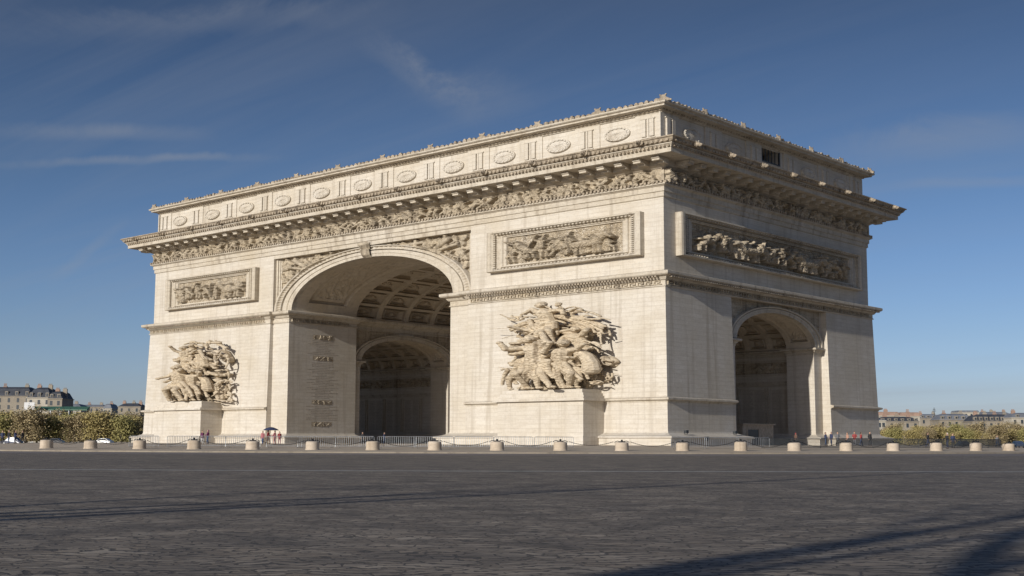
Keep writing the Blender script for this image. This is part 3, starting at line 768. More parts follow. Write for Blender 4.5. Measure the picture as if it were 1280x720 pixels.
# cresting: palmettes along the edge, bigger masks at intervals
rng = random.Random(21)
cr = MB()
def crest(f, a, b):
    u = a
    while u < b:
        w_ = rng.uniform(.2, .34); h = rng.uniform(.10, .19)
        f(u, u+w_, 0, h); f(u+w_*.25, u+w_*.75, h, h+rng.uniform(.02, .07)); u += w_+rng.uniform(.05, .1)
crest(lambda a, b, z0, z1: cr.box(a, b, .05, .2, 16.86+z0, 16.86+z1), -W, 0)
crest(lambda a, b, z0, z1: cr.box(a, b, D-.2, D-.05, 16.86+z0, 16.86+z1), -W, 0)
crest(lambda a, b, z0, z1: cr.box(-.2, -.05, a, b, 16.86+z0, 16.86+z1), .2, D-.2)
crest(lambda a, b, z0, z1: cr.box(-W+.05, -W+.2, a, b, 16.86+z0, 16.86+z1), .2, D-.2)
cr.build('cresting', M['soot'], arch)
caps = [((0, 0, .1), (0, 0, .32), .26, .2), ((-.5, 0, .1), (-.2, 0, .2), .14, .16), ((.5, 0, .1), (.2, 0, .2), .14, .16), ((-.85, 0, .05), (-.5, 0, .12), .08, .12), ((.85, 0, .05), (.5, 0, .12), .08, .12), ((-.2, 0, .4), (-.34, 0, .5), .1, .06), ((.2, 0, .4), (.34, 0, .5), .1, .06), ((0, -.15, .3), (0, -.25, .26), .1, .08)]
caps = [((a[0]*1.3, a[1], a[2]*1.75), (b[0]*1.3, b[1], b[2]*1.75), r*1.6, q*1.6) for a, b, r, q in caps]
acr = remesh_caps(caps, 'acroterion', M['soot'], None, .06)
for k in range(12):
    x = -.15-44.5*k/11; put(acr, arch, x, .12, 16.86, 0)
    if k % 2: put(acr, arch, x, D-.12, 16.86, PI)
for k in range(1, 7): put(acr, arch, -.12, .1+3.72*k, 16.86, PI/2)
bpy.data.objects.remove(acr)

# --- framed relief panels
RP = [(0, 0), (0, .36), (.1, .4), (.28, .4), (.34, .34), (.78, .1), (.84, .1), (.88, .2), (1.0, .2), (1.04, .13), (1.24, .13), (1.28, .02)]
def panel(side_, u0, u1, z0, z1, seed, base):
    mb = MB(); q = .27; P = []
    def pt(u, z, o):
        return {'F': (u, -(base+o), z), 'B': (u, D+base+o, z), 'R': (base+o, u, z), 'L': (-W-base-o, u, z)}[side_]
    for inset, o in RP:
        a, b, c, d = u0+inset, u1-inset, z0+inset*q, z1-inset*q
        P.append([pt(a, c, o), pt(b, c, o), pt(b, d, o), pt(a, d, o), pt(a, c, o)])
    mb.grid(P)
    # leaf ornament along the sloping moulding
    i0 = .42; u = u0+i0
    def bump_(u, z, du, dz):
        o0, o1 = .2, .34
        p = [pt(u, z, o0), pt(u+du, z, o0), pt(u+du, z+dz, o0), pt(u, z+dz, o0), pt(u, z, o1), pt(u+du, z, o1), pt(u+du, z+dz, o1), pt(u, z+dz, o1)]
        i = [mb.vert(*a) for a in p]
        for f in ((0,1,2,3),(4,5,6,7),(0,1,5,4),(1,2,6,5),(2,3,7,6),(3,0,4,7)): mb.f.append(tuple(i[k] for k in f))
    while u < u1-i0-.1:
        bump_(u, z0+i0*q, .12, .05); bump_(u, z1-i0*q-.05, .12, .05); u += .24
    z = z0+i0*q
    while z < z1-i0*q-.05:
        bump_(u0+i0, z, .18, .05); bump_(u1-i0-.18, z, .18, .05); z += .1
    fr_ = mb.build('relief_panel', M['trim'], arch)
    i0 = 1.28; a, b, c, d = u0+i0, u1-i0, z0+i0*q, z1-i0*q
    mb = MB(); res = (.05, .026) if side_ in 'FR' else (.12, .06)
    H = hf_figures(b-a, d-c, *res, seed, (d-c)*.7, 1.35, .6, big=(b-a)*.22)
    place_hf(mb, H, side_, a, b, c, d, base+.02)
    mb.build('battle_scene', M['relief'], fr_)
zt, zb_ = 11.6, 9.45
for s in 'FB':
    panel(s, -11.75, -1.5, zb_, zt, 51 if s == 'F' else 52, -U); panel(s, -42.65, -32.3, zb_, zt, 53 if s == 'F' else 54, -U)
panel('R', 1.35, 20.8, zb_, zt, 55, -U); panel('L', 1.35, 20.8, zb_, zt, 56, -U)

# --- sculpture groups on their pedestals
def pedestal(x0, x1, back):
    mb = MB(); s = 1 if back else -1; y = D if back else 0
    def bx(a, b, out, z0, z1):
        mb.box(a, b, min(y-s*.1, y+s*out), max(y-s*.1, y+s*out), z0, z1)
    bx(x0, x1, 1.66, .72, 2.36); bx(x0-.1, x1+.1, 1.8, GL-.1, .72)
    bx(x0-.04, x1+.04, 1.70, 2.36, 2.41); bx(x0-.2, x1+.2, 1.86, 2.41, 2.52); bx(x0-.08, x1+.08, 1.76, 2.52, 2.56)
    bx(x0+.0, x1-.0, 1.62, 2.56, 2.68); bx(x0+.08, x1-.08, 1.56, 2.68, 2.8); bx(x0+.18, x1-.18, 1.5, 2.8, 2.98)
    return mb.build('sculpture_pedestal', M['stone'], arch)
def group(data, name, par, seed, x0, x1, back=False, mirror=None, figs=(), wings=(), name_w=None):
    rng = random.Random(seed); caps = []
    xm = (x0+x1)/2
    def c3(x, z, o):
        x = xm+(x-xm)*(.9 if name_w is None else name_w)
        if mirror is not None: x = 2*mirror-x
        y = D+o if back else -o
        p = wp(x, y, z); return (p[0], p[1], p[2]/Q)          # unsquashed space
    def curve(xa, za, xb, zb2, r0, r1, o0, o1, bow, n=4):
        dx, dz = xb-xa, (zb2-za)/Q; L_ = math.hypot(dx, dz)+1e-6; nx_, nz_ = -dz/L_, dx/L_; pr_ = None
        for i in range(n+1):
            t = i/n; w_ = math.sin(t*PI)*bow*L_
            q = c3(xa+dx*t+nx_*w_, za+(dz*t+nz_*w_)*Q, o0+(o1-o0)*t+.25*abs(bow)*math.sin(t*PI))
            rr = (r0+(r1-r0)*t)*K
            if pr_ is not None: caps.append((pr_[0], q, pr_[1], rr))
            pr_ = (q, rr)
    for xa, za, xb, zb2, r, o in data:
        L_ = math.hypot(xb-xa, (zb2-za)/Q); oo = o-.25+rng.uniform(-.45, .35)-(.45 if max(za, zb2) < 4.9 else 0); r = r*.8
        if r < .07: caps.append((c3(xa, za, oo), c3(xb, zb2, oo), r*K, r*K*.8)); continue
        curve(xa, za, xb, zb2, r*.85, r*rng.uniform(.45, .8), oo, oo+rng.uniform(-.3, .25), rng.uniform(-.22, .22), 4)
        if r > .3: caps.append((c3(xa, za, oo-.4), c3(xb, zb2, oo-.4), r*K, r*K*.9))
        for q in range(int(1.2+L_*1.0)):                # cloth folds, straps, hair and feathers
            t = rng.uniform(-.05, 1.05); px, pz = xa+(xb-xa)*t+rng.uniform(-.15, .15), za+(zb2-za)*t+rng.uniform(-.9, .9)*r*Q
            l2 = rng.uniform(.14, .5); an = math.atan2((zb2-za)/Q, xb-xa)+rng.gauss(0, .45)
            curve(px-l2*math.cos(an), pz-l2*math.sin(an)*Q, px+l2*math.cos(an), pz+l2*math.sin(an)*Q, rng.uniform(.06, .12), .05, oo+r*.3, oo+r*rng.uniform(.2, .6), rng.uniform(-.35, .35), 3)
    for x, z, hz, lean, o in figs:                    # whole human figures, limbs bent differently
        s = hz/Q
        def J(a, b, d=0): return (x+a*s, z+b*s*Q, o+d*s)
        def lim(p, q, r0, r1): caps.append((c3(*p), c3(*q), r0*s*K, r1*s*K))
        hip = J(lean*.05, .47); ch = J(lean*.2, .73, .04); nk = J(lean*.27, .82, .05); hd = J(lean*.31, .9, .07)
        lim(hip, ch, .08, .10); lim(ch, nk, .06, .035); lim(hd, hd, .068, .068); lim(J(lean*.31+.05, .89, .12), J(lean*.31+.05, .89, .12), .02, .02)
        lim(J(lean*.31-.03, .95, .02), J(lean*.31-.11, .92, -.02), .06, .035)
        for sg in (-1, 1):
            a = rng.uniform(.02, .2)*sg+lean*.06; kn = J(a, .26+rng.uniform(0, .05), rng.uniform(.02, .14)); ft = J(a+rng.uniform(-.1, .1)-lean*.1, .02, rng.uniform(-.04, .08))
            lim(hip, kn, .062, .042); lim(kn, ft, .042, .024); lim(ft, (ft[0]+.07*s, ft[1], ft[2]+.03*s), .03, .02)
            shd = (ch[0]+sg*.1*s, ch[1]+.03*s*Q, ch[2]); e = (shd[0]+sg*rng.uniform(.05, .16)*s, shd[1]+rng.uniform(-.16, .14)*s*Q, shd[2]+rng.uniform(0, .1)*s)
            hn = (e[0]+rng.uniform(-.06, .16)*s*sg, e[1]+rng.uniform(-.1, .2)*s*Q, e[2]+rng.uniform(-.02, .1)*s)
            lim(shd, e, .05, .036); lim(e, hn, .036, .026); lim(hn, hn, .034, .034)
        for q in range(7): 
            t = rng.uniform(-.12, .12); curve(x+t*s, z+.5*hz, x+(t*1.8+rng.uniform(-.1, .1))*s, z+rng.uniform(.12, .3)*hz, .035*s, .02*s, o+.07*s, o+.02*s, rng.uniform(-.2, .2), 3)
        if rng.random() < .6: curve(nk[0], nk[1], x-rng.choice((-1, 1))*.35*s, z+.35*hz, .05*s, .09*s, o-.05, o-.2, .2, 4)
    for xa, za, xb, zb2, n, sp_ in wings:
        for k in range(n):
            t = k/(n-1); curve(xa+(xb-xa)*.06*k, za-.05*k, xb-abs(xb-xa)*.5*t**1.5*(1 if xb > xa else -1), zb2-sp_*t, .2, .11, 1.25-.4*t, .8+.1*(k % 2), (.12-.05*t)*(1 if xb > xa else -1), 5)
    for k in range(10):
        x = x0+(x1-x0)*(k+.5)/10
        for z in (3.1, 3.7, 4.3, 4.9, 5.5, 6.0): caps.append((c3(x, z, .0), c3(x+.2, z+.2, .15), K*.36, K*.36))
    rs = np.random.RandomState(seed)
    def post(co):
        ph = np.sin(co[:, 0]*5.1+1.3*np.sin(co[:, 2]*3.3))*np.sin(co[:, 2]*6.3+1.7*np.sin(co[:, 0]*2.9))
        co[:, 1] += (ph*.06+rs.uniform(-.02, .02, len(co)))
        off = worldloc(par); co[:, 2] = (co[:, 2]+off.z)*Q-off.z
        return co
    return remesh_caps(caps, name, M['carve'], par, .058 if not back else .2, smooth_it=0, post=post)
FR_ = [(-8.5, 3.03, 2.0, .9, 1.25), (-7.45, 3.03, 2.45, .6, 1.5), (-6.35, 3.03, 2.7, -.3, 1.6), (-5.3, 3.03, 2.4, .3, 1.4), (-4.6, 3.05, 1.9, -.4, 1.1), (-8.1, 4.1, 2.0, .6, .85), (-7.0, 4.3, 2.1, .4, 1.0), (-5.9, 4.3, 2.1, -.4, 1.05), (-4.9, 4.1, 2.0, .3, .85), (-6.0, 5.2, 2.2, -.3, 1.3)]
FL_ = [(-39.4, 3.0, 1.5, .3, 1.05), (-38.8, 3.03, 2.2, .2, 1.25), (-37.85, 3.03, 2.4, -.2, 1.5), (-36.95, 3.03, 2.1, .3, 1.25), (-36.4, 3.05, 1.6, -.4, 1.0), (-38.5, 4.4, 1.9, .5, .9), (-37.6, 4.7, 2.0, -.3, 1.15), (-36.8, 4.4, 1.8, .2, .85), (-37.4, 5.3, 1.5, .2, 1.1)]
pr = pedestal(-9.4, -3.8, False); group(RG, 'sculpture_group', pr, 5, -8.6, -4.5, figs=FR_, wings=((-5.9, 6.65, -2.7, 6.0, 7, .55), (-6.9, 6.45, -9.6, 6.2, 5, .35)))
pl = pedestal(-40.85, -35.5, False); group(LG, 'sculpture_group', pl, 16, -39.2, -36.6, figs=FL_, name_w=.84)
pr2 = pedestal(-9.4, -3.8, True); group(LG, 'sculpture_group', pr2, 7, -9.0, -4.2, True, mirror=-22.3)
pl2 = pedestal(-40.85, -35.5, True); group(RG, 'sculpture_group', pl2, 8, -40.0, -36.3, True, mirror=-22.3)
# inner floor under the vault
# ------------------------------------------------------------------ ground
CX, CY, _ = wp(XC, YC, 0)
CAM = Vector((34.4105*K, -50.651*K, .42*K))
YAW, PITCH, ROLL, FPX = .717, .119, .0031, 1607.69
FWD = Vector((-math.sin(YAW), math.cos(YAW), 0)); RGT = Vector((math.cos(YAW), math.sin(YAW), 0))
def spot(lat, depth):            # survey units: sideways of the avenue axis, distance along it
    p = Vector((CAM.x, CAM.y, 0))+FWD*depth*K+RGT*lat*K; return p.x, p.y
def ring_mesh(name, prof, mat, n=240, **kw):
    mb = MB(raw=True); P = []
    for r, z in prof: P.append([(CX+r*K*math.cos(2*PI*t/n), CY+r*K*math.sin(2*PI*t/n), z*K) for t in range(n+1)])
    mb.grid(P); return mb.build(name, mat, None, smooth=False, **kw)

def road_mat():
    m, nt, b = newmat('granite_setts'); L = nt.links.new
    g = N(nt, 'ShaderNodeNewGeometry')
    sub = N(nt, 'ShaderNodeVectorMath', operation='SUBTRACT'); L(g.outputs['Position'], sub.inputs[0]); sub.inputs[1].default_value = (CX, CY, 0)
    sp = N(nt, 'ShaderNodeSeparateXYZ'); L(sub.outputs[0], sp.inputs[0])
    # courses follow circles round the monument
    r = math_(nt, 'SQRT', math_(nt, 'ADD', math_(nt, 'MULTIPLY', sp.outputs[0], sp.outputs[0]), math_(nt, 'MULTIPLY', sp.outputs[1], sp.outputs[1])))
    an = math_(nt, 'MULTIPLY', math_(nt, 'ARCTAN2', sp.outputs[1], sp.outputs[0]), 190.0)
    wob = N(nt, 'ShaderNodeTexNoise', i_Scale=.9, i_Detail=5.0); L(g.outputs['Position'], wob.inputs['Vector'])
    rr = math_(nt, 'ADD', r, math_(nt, 'MULTIPLY', wob.outputs['Fac'], 1.4))
    wob2 = N(nt, 'ShaderNodeTexNoise', i_Scale=2.2, i_Detail=4.0); L(g.outputs['Position'], wob2.inputs['Vector'])
    an = math_(nt, 'ADD', an, math_(nt, 'MULTIPLY', wob2.outputs['Fac'], 1.2))
    cb = N(nt, 'ShaderNodeCombineXYZ'); L(an, cb.inputs[0]); L(rr, cb.inputs[1])
    br = N(nt, 'ShaderNodeTexBrick'); L(cb.outputs[0], br.inputs['Vector'])
    for k, v in (('Scale', 1.0), ('Mortar Size', .028), ('Mortar Smooth', .4), ('Brick Width', .34), ('Row Height', .18), ('Bias', 0.0)): br.inputs[k].default_value = v
    br.inputs['Color1'].default_value = (1, 1, 1, 1); br.inputs['Color2'].default_value = (0, 0, 0, 1); br.inputs['Mortar'].default_value = (.5, .5, .5, 1)
    bw = N(nt, 'ShaderNodeRGBToBW'); L(br.outputs['Color'], bw.inputs[0])
    big = N(nt, 'ShaderNodeTexNoise', i_Scale=.11, i_Detail=6.0, i_Roughness=.6); L(g.outputs['Position'], big.inputs['Vector'])
    mid = N(nt, 'ShaderNodeTexNoise', i_Scale=.8, i_Detail=9.0, i_Roughness=.7); L(g.outputs['Position'], mid.inputs['Vector'])
    base = mixc(nt, ramp(nt, big.outputs['Fac'], [(.35, 0.), (.68, 1.)]), (.15, .118, .084), (.235, .188, .137))
    c = mixc(nt, math_(nt, 'MULTIPLY', bw.outputs[0], .85), base, (.36, .305, .235))
    c = mixc(nt, ramp(nt, mid.outputs['Fac'], [(.40, 0.), (.62, .8)]), c, (.065, .054, .044))
    c = mixc(nt, math_(nt, 'MULTIPLY', br.outputs['Fac'], .85), c, (.035, .03, .025))
    spk = N(nt, 'ShaderNodeTexVoronoi', i_Scale=.55); L(g.outputs['Position'], spk.inputs['Vector'])
    c = mixc(nt, ramp(nt, spk.outputs['Distance'], [(.0, .8), (.045, 0.)]), c, (.4, .38, .34))
    L(c, b.inputs['Base Color']); b.inputs['Roughness'].default_value = .8
    h = math_(nt, 'ADD', math_(nt, 'MULTIPLY', mid.outputs['Fac'], .8), math_(nt, 'ADD', math_(nt, 'MULTIPLY', bw.outputs[0], .35), math_(nt, 'MULTIPLY', br.outputs['Fac'], -.8)))
    bp = N(nt, 'ShaderNodeBump', i_Strength=.8, i_Distance=.03); L(h, bp.inputs['Height']); L(bp.outputs[0], b.inputs['Normal'])
    return m
M['road'] = road_mat()
M['plaza'] = stone('plaza_paving', (.50, .42, .32), (.30, .245, .18), courses=False, grime=.8)
M['kerb'] = stone('granite_kerb', (.31, .27, .215), (.15, .125, .10), grime=.8)
M['paint'] = plain('worn_white_paint', (.36, .36, .34), .8, var=.35, scale=2)
M['asphalt'] = plain('asphalt_lane', (.17, .145, .13), .85, var=.15)
mb = MB(raw=True)
P = []
for r in (.01, 20, 60, 120, 200, 300, 600, 1500, 5000, 9000): P.append([(CX+r*math.cos(2*PI*t/128), CY+r*math.sin(2*PI*t/128), 0) for t in range(129)])
mb.grid(P); mb.build('road', M['road'], None, kind='structure')
ring_mesh('lane_marking', [(65.35, .0018), (65.62, .0018)], M['paint'], 360, kind='structure')
ring_mesh('road_lane', [(38.6, .0017), (44.6, .0017)], M['asphalt'], 360, kind='structure')
ring_mesh('kerb', [(38.5, -.02), (38.48, .055), (38.45, .062), (38.3, .062), (38.3, 0)], M['kerb'], kind='structure')
ring_mesh('plaza_paving', [(38.29, .058), (36, .10), (33, .155), (30, .23), (27, .265), (10, .272), (.01, .272)], M['plaza'], kind='structure')
ring_mesh('outer_pavement', [(88, -.02), (88, .055), (88.1, .062), (150, .064), (150, -.02)], M['plaza'], kind='structure')

# ------------------------------------------------------------------ bollards and chains
ORD = ['first', 'second', 'third', 'fourth', 'fifth', 'sixth', 'seventh', 'eighth', 'ninth', 'tenth', 'eleventh', 'twelfth', 'thirteenth', 'fourteenth', 'fifteenth', 'sixteenth', 'seventeenth', 'eighteenth', 'nineteenth', 'twentieth', 'twenty-first', 'twenty-second']
bz = .10*K
b0 = thing('stone_bollard', 'x', 'bollard', (0, 0, 0), 'stone bollards round the plaza')
mb = MB(raw=True)
mb.lathe([(.66, -.1), (.66, .05), (.62, .1), (.615, .62), (.60, .72), (.54, .79), (.4, .82), (.05, .83)], 36)
o = mb.build('shaft', M['bollard'], b0, smooth=False)
mb = MB(raw=True)
mb.lathe([(.30, .8), (.3, .86), (.22, .9), (.1, .92), (.08, .98), (.11, 1.02), (.05, 1.06)], 16)
mb.build('iron_cap', M['iron'], b0)
mb = MB(raw=True)
for s in (1, -1): mb.tube([(0, s*.2, .88), (0, s*.42, .93), (0, s*.6, .86), (0, s*.68, .78)], .035, 6)
mb.build('chain_bracket', M['iron'], b0)
angs = [-1.3523, -1.286, -1.2194, -1.1514, -1.0831, -1.017, -.9528, -.8883, -.824, -.7585, -.6936, -.6275, -.5613, -.4962, -.4286, -.3612, -.292, -.2191, -.1484]
where = ['before the trees left of the arch', 'before the trees left of the arch', "beside the arch's left edge", 'below the left sculpture pedestal', 'under the left pier', "at the left jamb's foot", 'before the main opening, left half', 'before the main opening, right half', 'left of the right sculpture pedestal', 'in front of the right sculpture pedestal', 'just right of the right sculpture pedestal', "near the arch's front right corner", 'at the near edge of the side passage', 'in front of the side passage booth', 'by the far side pier', 'just past the right edge of the arch', 'beside the police-like pair of dark figures', 'before the dark fence at right', 'nearest the right edge of the photo']
for k, a in enumerate(angs):
    lab = '%s squat stone bollard from the left, %s' % (ORD[k], where[k].replace('police-like ', ''))
    loc = (CX+36*K*math.cos(a), CY+36*K*math.sin(a), bz)
    if k == 0: b0.location = loc; b0.rotation_euler = (0, 0, a); b0['label'] = lab
    else:
        c_ = copy_tree(b0, loc, a+random.Random(k).uniform(-.04, .04), lab); c_.rotation_euler = (random.Random(k+9).uniform(-.018, .018), random.Random(k+5).uniform(-.018, .018), c_.rotation_euler[2])
        c_.scale = (random.Random(k+1).uniform(.95, 1.03), random.Random(k+2).uniform(.95, 1.03), random.Random(k+3).uniform(.9, 1.03))
def pol(a, R, z): return (CX+R*K*math.cos(a), CY+R*K*math.sin(a), z)
for k in range(18):
    a0, a1 = angs[k]+.009, angs[k+1]-.009; pts = []
    n = 44; sag = random.Random(k+40).uniform(.32, .46)
    for i in range(n+1):
        t = i/n; a = a0+(a1-a0)*t
        pts.append(pol(a, 36, bz+.80-4*sag*t*(1-t)))
    mb = MB(raw=True); mb.tube(pts, [.034 if i % 2 else .016 for i in range(n+1)], 5)
    o = mb.build('chain', M['iron'])
    p = Vector(pts[n//2])
    custom(o, label='black iron chain sagging between the %s and %s bollards from the left' % (ORD[k], ORD[k+1]), category='chain', group='chains between the bollards')

# ------------------------------------------------------------------ crowd barriers
def make_barrier(L, mat, label, group, h=1.12, bars=18, feet=True, name='crowd_barrier'):
    t = thing(name, label, 'barrier', (0, 0, 0), group); mb = MB(raw=True)
    r = .022
    mb.tube([(0, -L/2, .12), (0, -L/2, h-.08), (0, -L/2+.08, h), (0, L/2-.08, h), (0, L/2, h-.08), (0, L/2, .12)], .028, 6)
    mb.tube([(0, -L/2, .2), (0, L/2, .2)], .024, 6)
    mb.build('frame', mat, t); mb = MB(raw=True)
    for k in range(1, bars): y = -L/2+L*k/bars; mb.tube([(0, y, .2), (0, y, h)], .02, 5)
    mb.build('bars', mat, t)
    if feet:
        for s in (1, -1):
            mb = MB(raw=True); mb.tube([(-.35, s*(L/2-.35), .01), (-.3, s*(L/2-.35), .07), (.3, s*(L/2-.35), .07), (.35, s*(L/2-.35), .01)], .022, 5); mb.build('foot', mat, t)
    return t
def zpl(R):
    pr = [(38.3, .06), (36, .10), (33, .155), (30, .23), (27, .265), (10, .272), (0, .272)]
    for (r0, z0), (r1, z1) in zip(pr, pr[1:]):
        if r1 <= R <= r0: return (z0+(z1-z0)*(r0-R)/(r0-r1))*K
    return .05*K
bar = None; Rb = 33.6; nb = 12
for k in range(nb):
    a = -1.268+k*.0465*1.0
    dens = k
    lab = '%s galvanised crowd barrier from the left, on the plaza behind the chains' % ORD[k]
    loc = pol(a, Rb-(.5 if k % 3 == 1 else 0), zpl(Rb))
    if bar is None:
        bar = make_barrier(.0455*Rb*K, M['galv'], lab, 'crowd barriers left of the right sculpture'); bar.location = loc; bar.rotation_euler = (0, 0, a)
    else: copy_tree(bar, loc, a+random.Random(k).uniform(-.05, .05), lab)
for k in range(3):
    a = -.585+k*.044
    copy_tree(bar, pol(a, 33.0, zpl(33)), a, '%s light steel crowd barrier from the left in front of the side passage' % ORD[k], group='crowd barriers by the side passage')
fen = None
for k in range(11):
    a = -.475+k*.043
    lab = '%s dark railing panel from the left, between side passage and right edge' % ORD[k]
    if fen is None:
        fen = make_barrier(.0425*33.6*K, M['darksteel'], lab, 'dark railings on the right of the plaza', h=1.1, bars=30, feet=False, name='dark_railing')
        fen.location = pol(a, 33.6, zpl(33.6)); fen.rotation_euler = (0, 0, a)
    else: copy_tree(fen, pol(a, 33.6, zpl(33.6)), a, lab)

# ticket booth in the side passage
t = thing('booth', 'beige box-shaped booth with a dark doorway inside the side passage', 'booth', wp(-2.2, 10.0, .27))
mb = MB(); mb.box(-3.4, -1.2, 8.7, 11.9, .27, 1.36); mb.box(-3.5, -1.1, 8.6, 12.0, 1.36, 1.42); mb.build('walls', M['booth'], t)
mb = MB(); mb.box(-1.2, -1.185, 9.2, 10.3, .3, 1.1); mb.build('door', M['void'], t)
mb = MB(); mb.box(-1.2, -1.17, 9.12, 9.2, .3, 1.14); mb.box(-1.2, -1.17, 10.3, 10.38, .3, 1.14); mb.box(-1.2, -1.17, 9.12, 10.38, 1.14, 1.17); mb.build('door_frame', M['booth'], t)
# floodlights on the plinth
def flood(x, y, z, lab):
    t = thing('floodlight', lab, 'floodlight', wp(x, y, z), 'floodlights fixed to the right side plinth')
    px, py, pz = wp(x, y, z)
    mb = MB(raw=True); mb.box(px-.16, px+.2, py-.24, py+.24, pz+.12, pz+.46); mb.build('housing', M['darksteel'], t)
    mb = MB(raw=True); mb.box(px-.03, px+.03, py-.28, py-.24, pz, pz+.36); mb.box(px-.03, px+.03, py+.24, py+.28, pz, pz+.36); mb.box(px-.03, px+.03, py-.28, py+.28, pz-.02, pz+.03); mb.build('bracket', M['iron'], t)
flood(.35, 1.0, .80, 'small dark floodlight on the plinth ledge near the front corner')
flood(.35, 5.4, .80, 'small dark floodlight on the plinth ledge near the side passage')
flood(.85, 2.0, .50, 'small dark floodlight low against the plinth face below the front corner')

# ------------------------------------------------------------------ people
def cloth(name, c): return plain(name, c, .85, var=.2, scale=9)
SK = cloth('skin', (.45, .28, .2)); HR = cloth('dark_hair', (.04, .028, .02)); SH = cloth('black_shoe', (.02, .02, .02))
CL = {n: cloth('cloth_'+n, c) for n, c in dict(black=(.02, .02, .023), navy=(.03, .04, .09), purple=(.16, .04, .11), red=(.26, .045, .045), pink=(.38, .14, .15), peach=(.42, .24, .17), grey=(.14, .14, .15), denim=(.05, .08, .16), white=(.65, .65, .64), brown=(.12, .07, .05)).items()}
def person_proto(v):
    """metres, faces -y; v = pose number"""
    t = thing('person', 'x', 'person')
    st = (.10, .22, .05)[v]; arm = (0, .18, .34)[v]
    sk = [((0, 0, 1.56), (0, -.01, 1.62), .088, .10), ((0, -.105, 1.575), (0, -.125, 1.56), .02, .02), ((-.098, 0, 1.58), (-.104, 0, 1.60), .02, .02), ((.098, 0, 1.58), (.104, 0, 1.6), .02, .02), ((0, .01, 1.40), (0, 0, 1.52), .06, .055),
          ((0, 0, 1.0), (0, 0, 1.36), .13, .14), ((-.15, 0, 1.37), (.15, 0, 1.37), .06, .06)]
    hands = []; sleeves = []; legs = []; shoes = []
    for s in (1, -1):
        f = s if v == 1 else 1
        sh = (s*.19, 0, 1.38); el = (s*.25, .03-f*arm*.3, 1.11); wr = (s*.23, -.06-f*arm, .90+arm*.55)
        sk += [(sh, el, .05, .042), (el, wr, .04, .028)]
        sleeves += [(sh, el, .072, .058), (el, tuple(e+(w-e)*.92 for e, w in zip(el, wr)), .058, .045)]
        wx, wy, wz = wr; dy = -.3 if arm else 0
        hd = Vector((0, -.5 if arm > .2 else -.1, -1)).normalized()
        pm = Vector(wr)+hd*.07; sk.append((wr, tuple(pm), .03, .034))
        for q in range(4):
            a = pm+Vector(((q-1.5)*.019, 0, 0))+hd*.02; L_ = (.055, .068, .064, .05)[q]
            b = a+hd*L_*.6; c = b+(hd+Vector((0, -.5, 0))).normalized()*L_*.5
            sk += [(tuple(a), tuple(b), .0105, .0100), (tuple(b), tuple(c), .0100, .0095)]
        th = Vector(wr)+hd*.03+Vector((-s*.03, -.01, 0)); sk.append((tuple(th), tuple(th+hd*.05+Vector((-s*.02, -.02, 0))), .0125, .0105))
        hip = (s*.09, 0, .94); kn = (s*.10, -s*st*.5-.02, .5); an = (s*.10, -s*st+.03, .09)
        sk += [(hip, kn, .085, .055), (kn, an, .053, .036), (an, (an[0], an[1]-.13, .04), .038, .03)]
        legs += [(hip, kn, .105, .075), (kn, (an[0], an[1], .12), .075, .06)]
        shoes += [((an[0], an[1]+.03, .045), (an[0], an[1]-.16, .04), .05, .042)]
    remesh_caps(sk, 'body', SK, t, .0115)
    remesh_caps([((0, 0, .92), (0, 0, 1.32), .165, .17), ((-.14, 0, 1.36), (.14, 0, 1.36), .085, .085), ((0, 0, 1.40), (0, 0, 1.46), .075, .065), ((0, 0, .86), (0, 0, .95), .17, .165)]+sleeves, 'jacket', CL['black'], t, .022)
    remesh_caps([((-.07, 0, .93), (.07, 0, .93), .12, .12)]+legs, 'trousers', CL['denim'], t, .022)
    remesh_caps([((0, .03, 1.62), (0, .02, 1.67), .10, .088), ((0, .06, 1.5), (0, .05, 1.6), .06, .08)], 'hair', HR, t, .018)
    remesh_caps(shoes, 'shoes', SH, t, .018)
    mb = MB(raw=True)
    for s in (1, -1): mb.ell((s*.034, -.103, 1.612), (.013, .008, .008), 8, 6)
    mb.ell((0, -.104, 1.535), (.024, .008, .006), 8, 6); mb.build('face_features', HR, t)
    return t
protos = [person_proto(i) for i in range(3)]
used = set()
def person(v, lat, depth, rz, label, jacket, trous, hat=None, sc=1.0, group='visitors on the plaza', z=None):
    x, y = spot(lat, depth); R = math.hypot(x-CX, y-CY)/K
    z = zpl(R) if z is None else z
    if v in used: r = copy_tree(protos[v], (x, y, z), rz, label)
    else: r = protos[v]; used.add(v); r.location = (x, y, z); r.rotation_euler = (0, 0, rz); r['label'] = label
    r.scale = (sc, sc, sc); r['group'] = group
    for c in r.children:
        nm = c.name.split('.')[0]
        if nm in ('jacket', 'trousers', 'hair'):
            c.material_slots[0].link = 'OBJECT'
            c.material_slots[0].material = CL[jacket] if nm == 'jacket' else CL[trous] if nm == 'trousers' else (CL[hat] if hat else HR)
    return r
def L_(u, d): return (u-640)/FPX*d
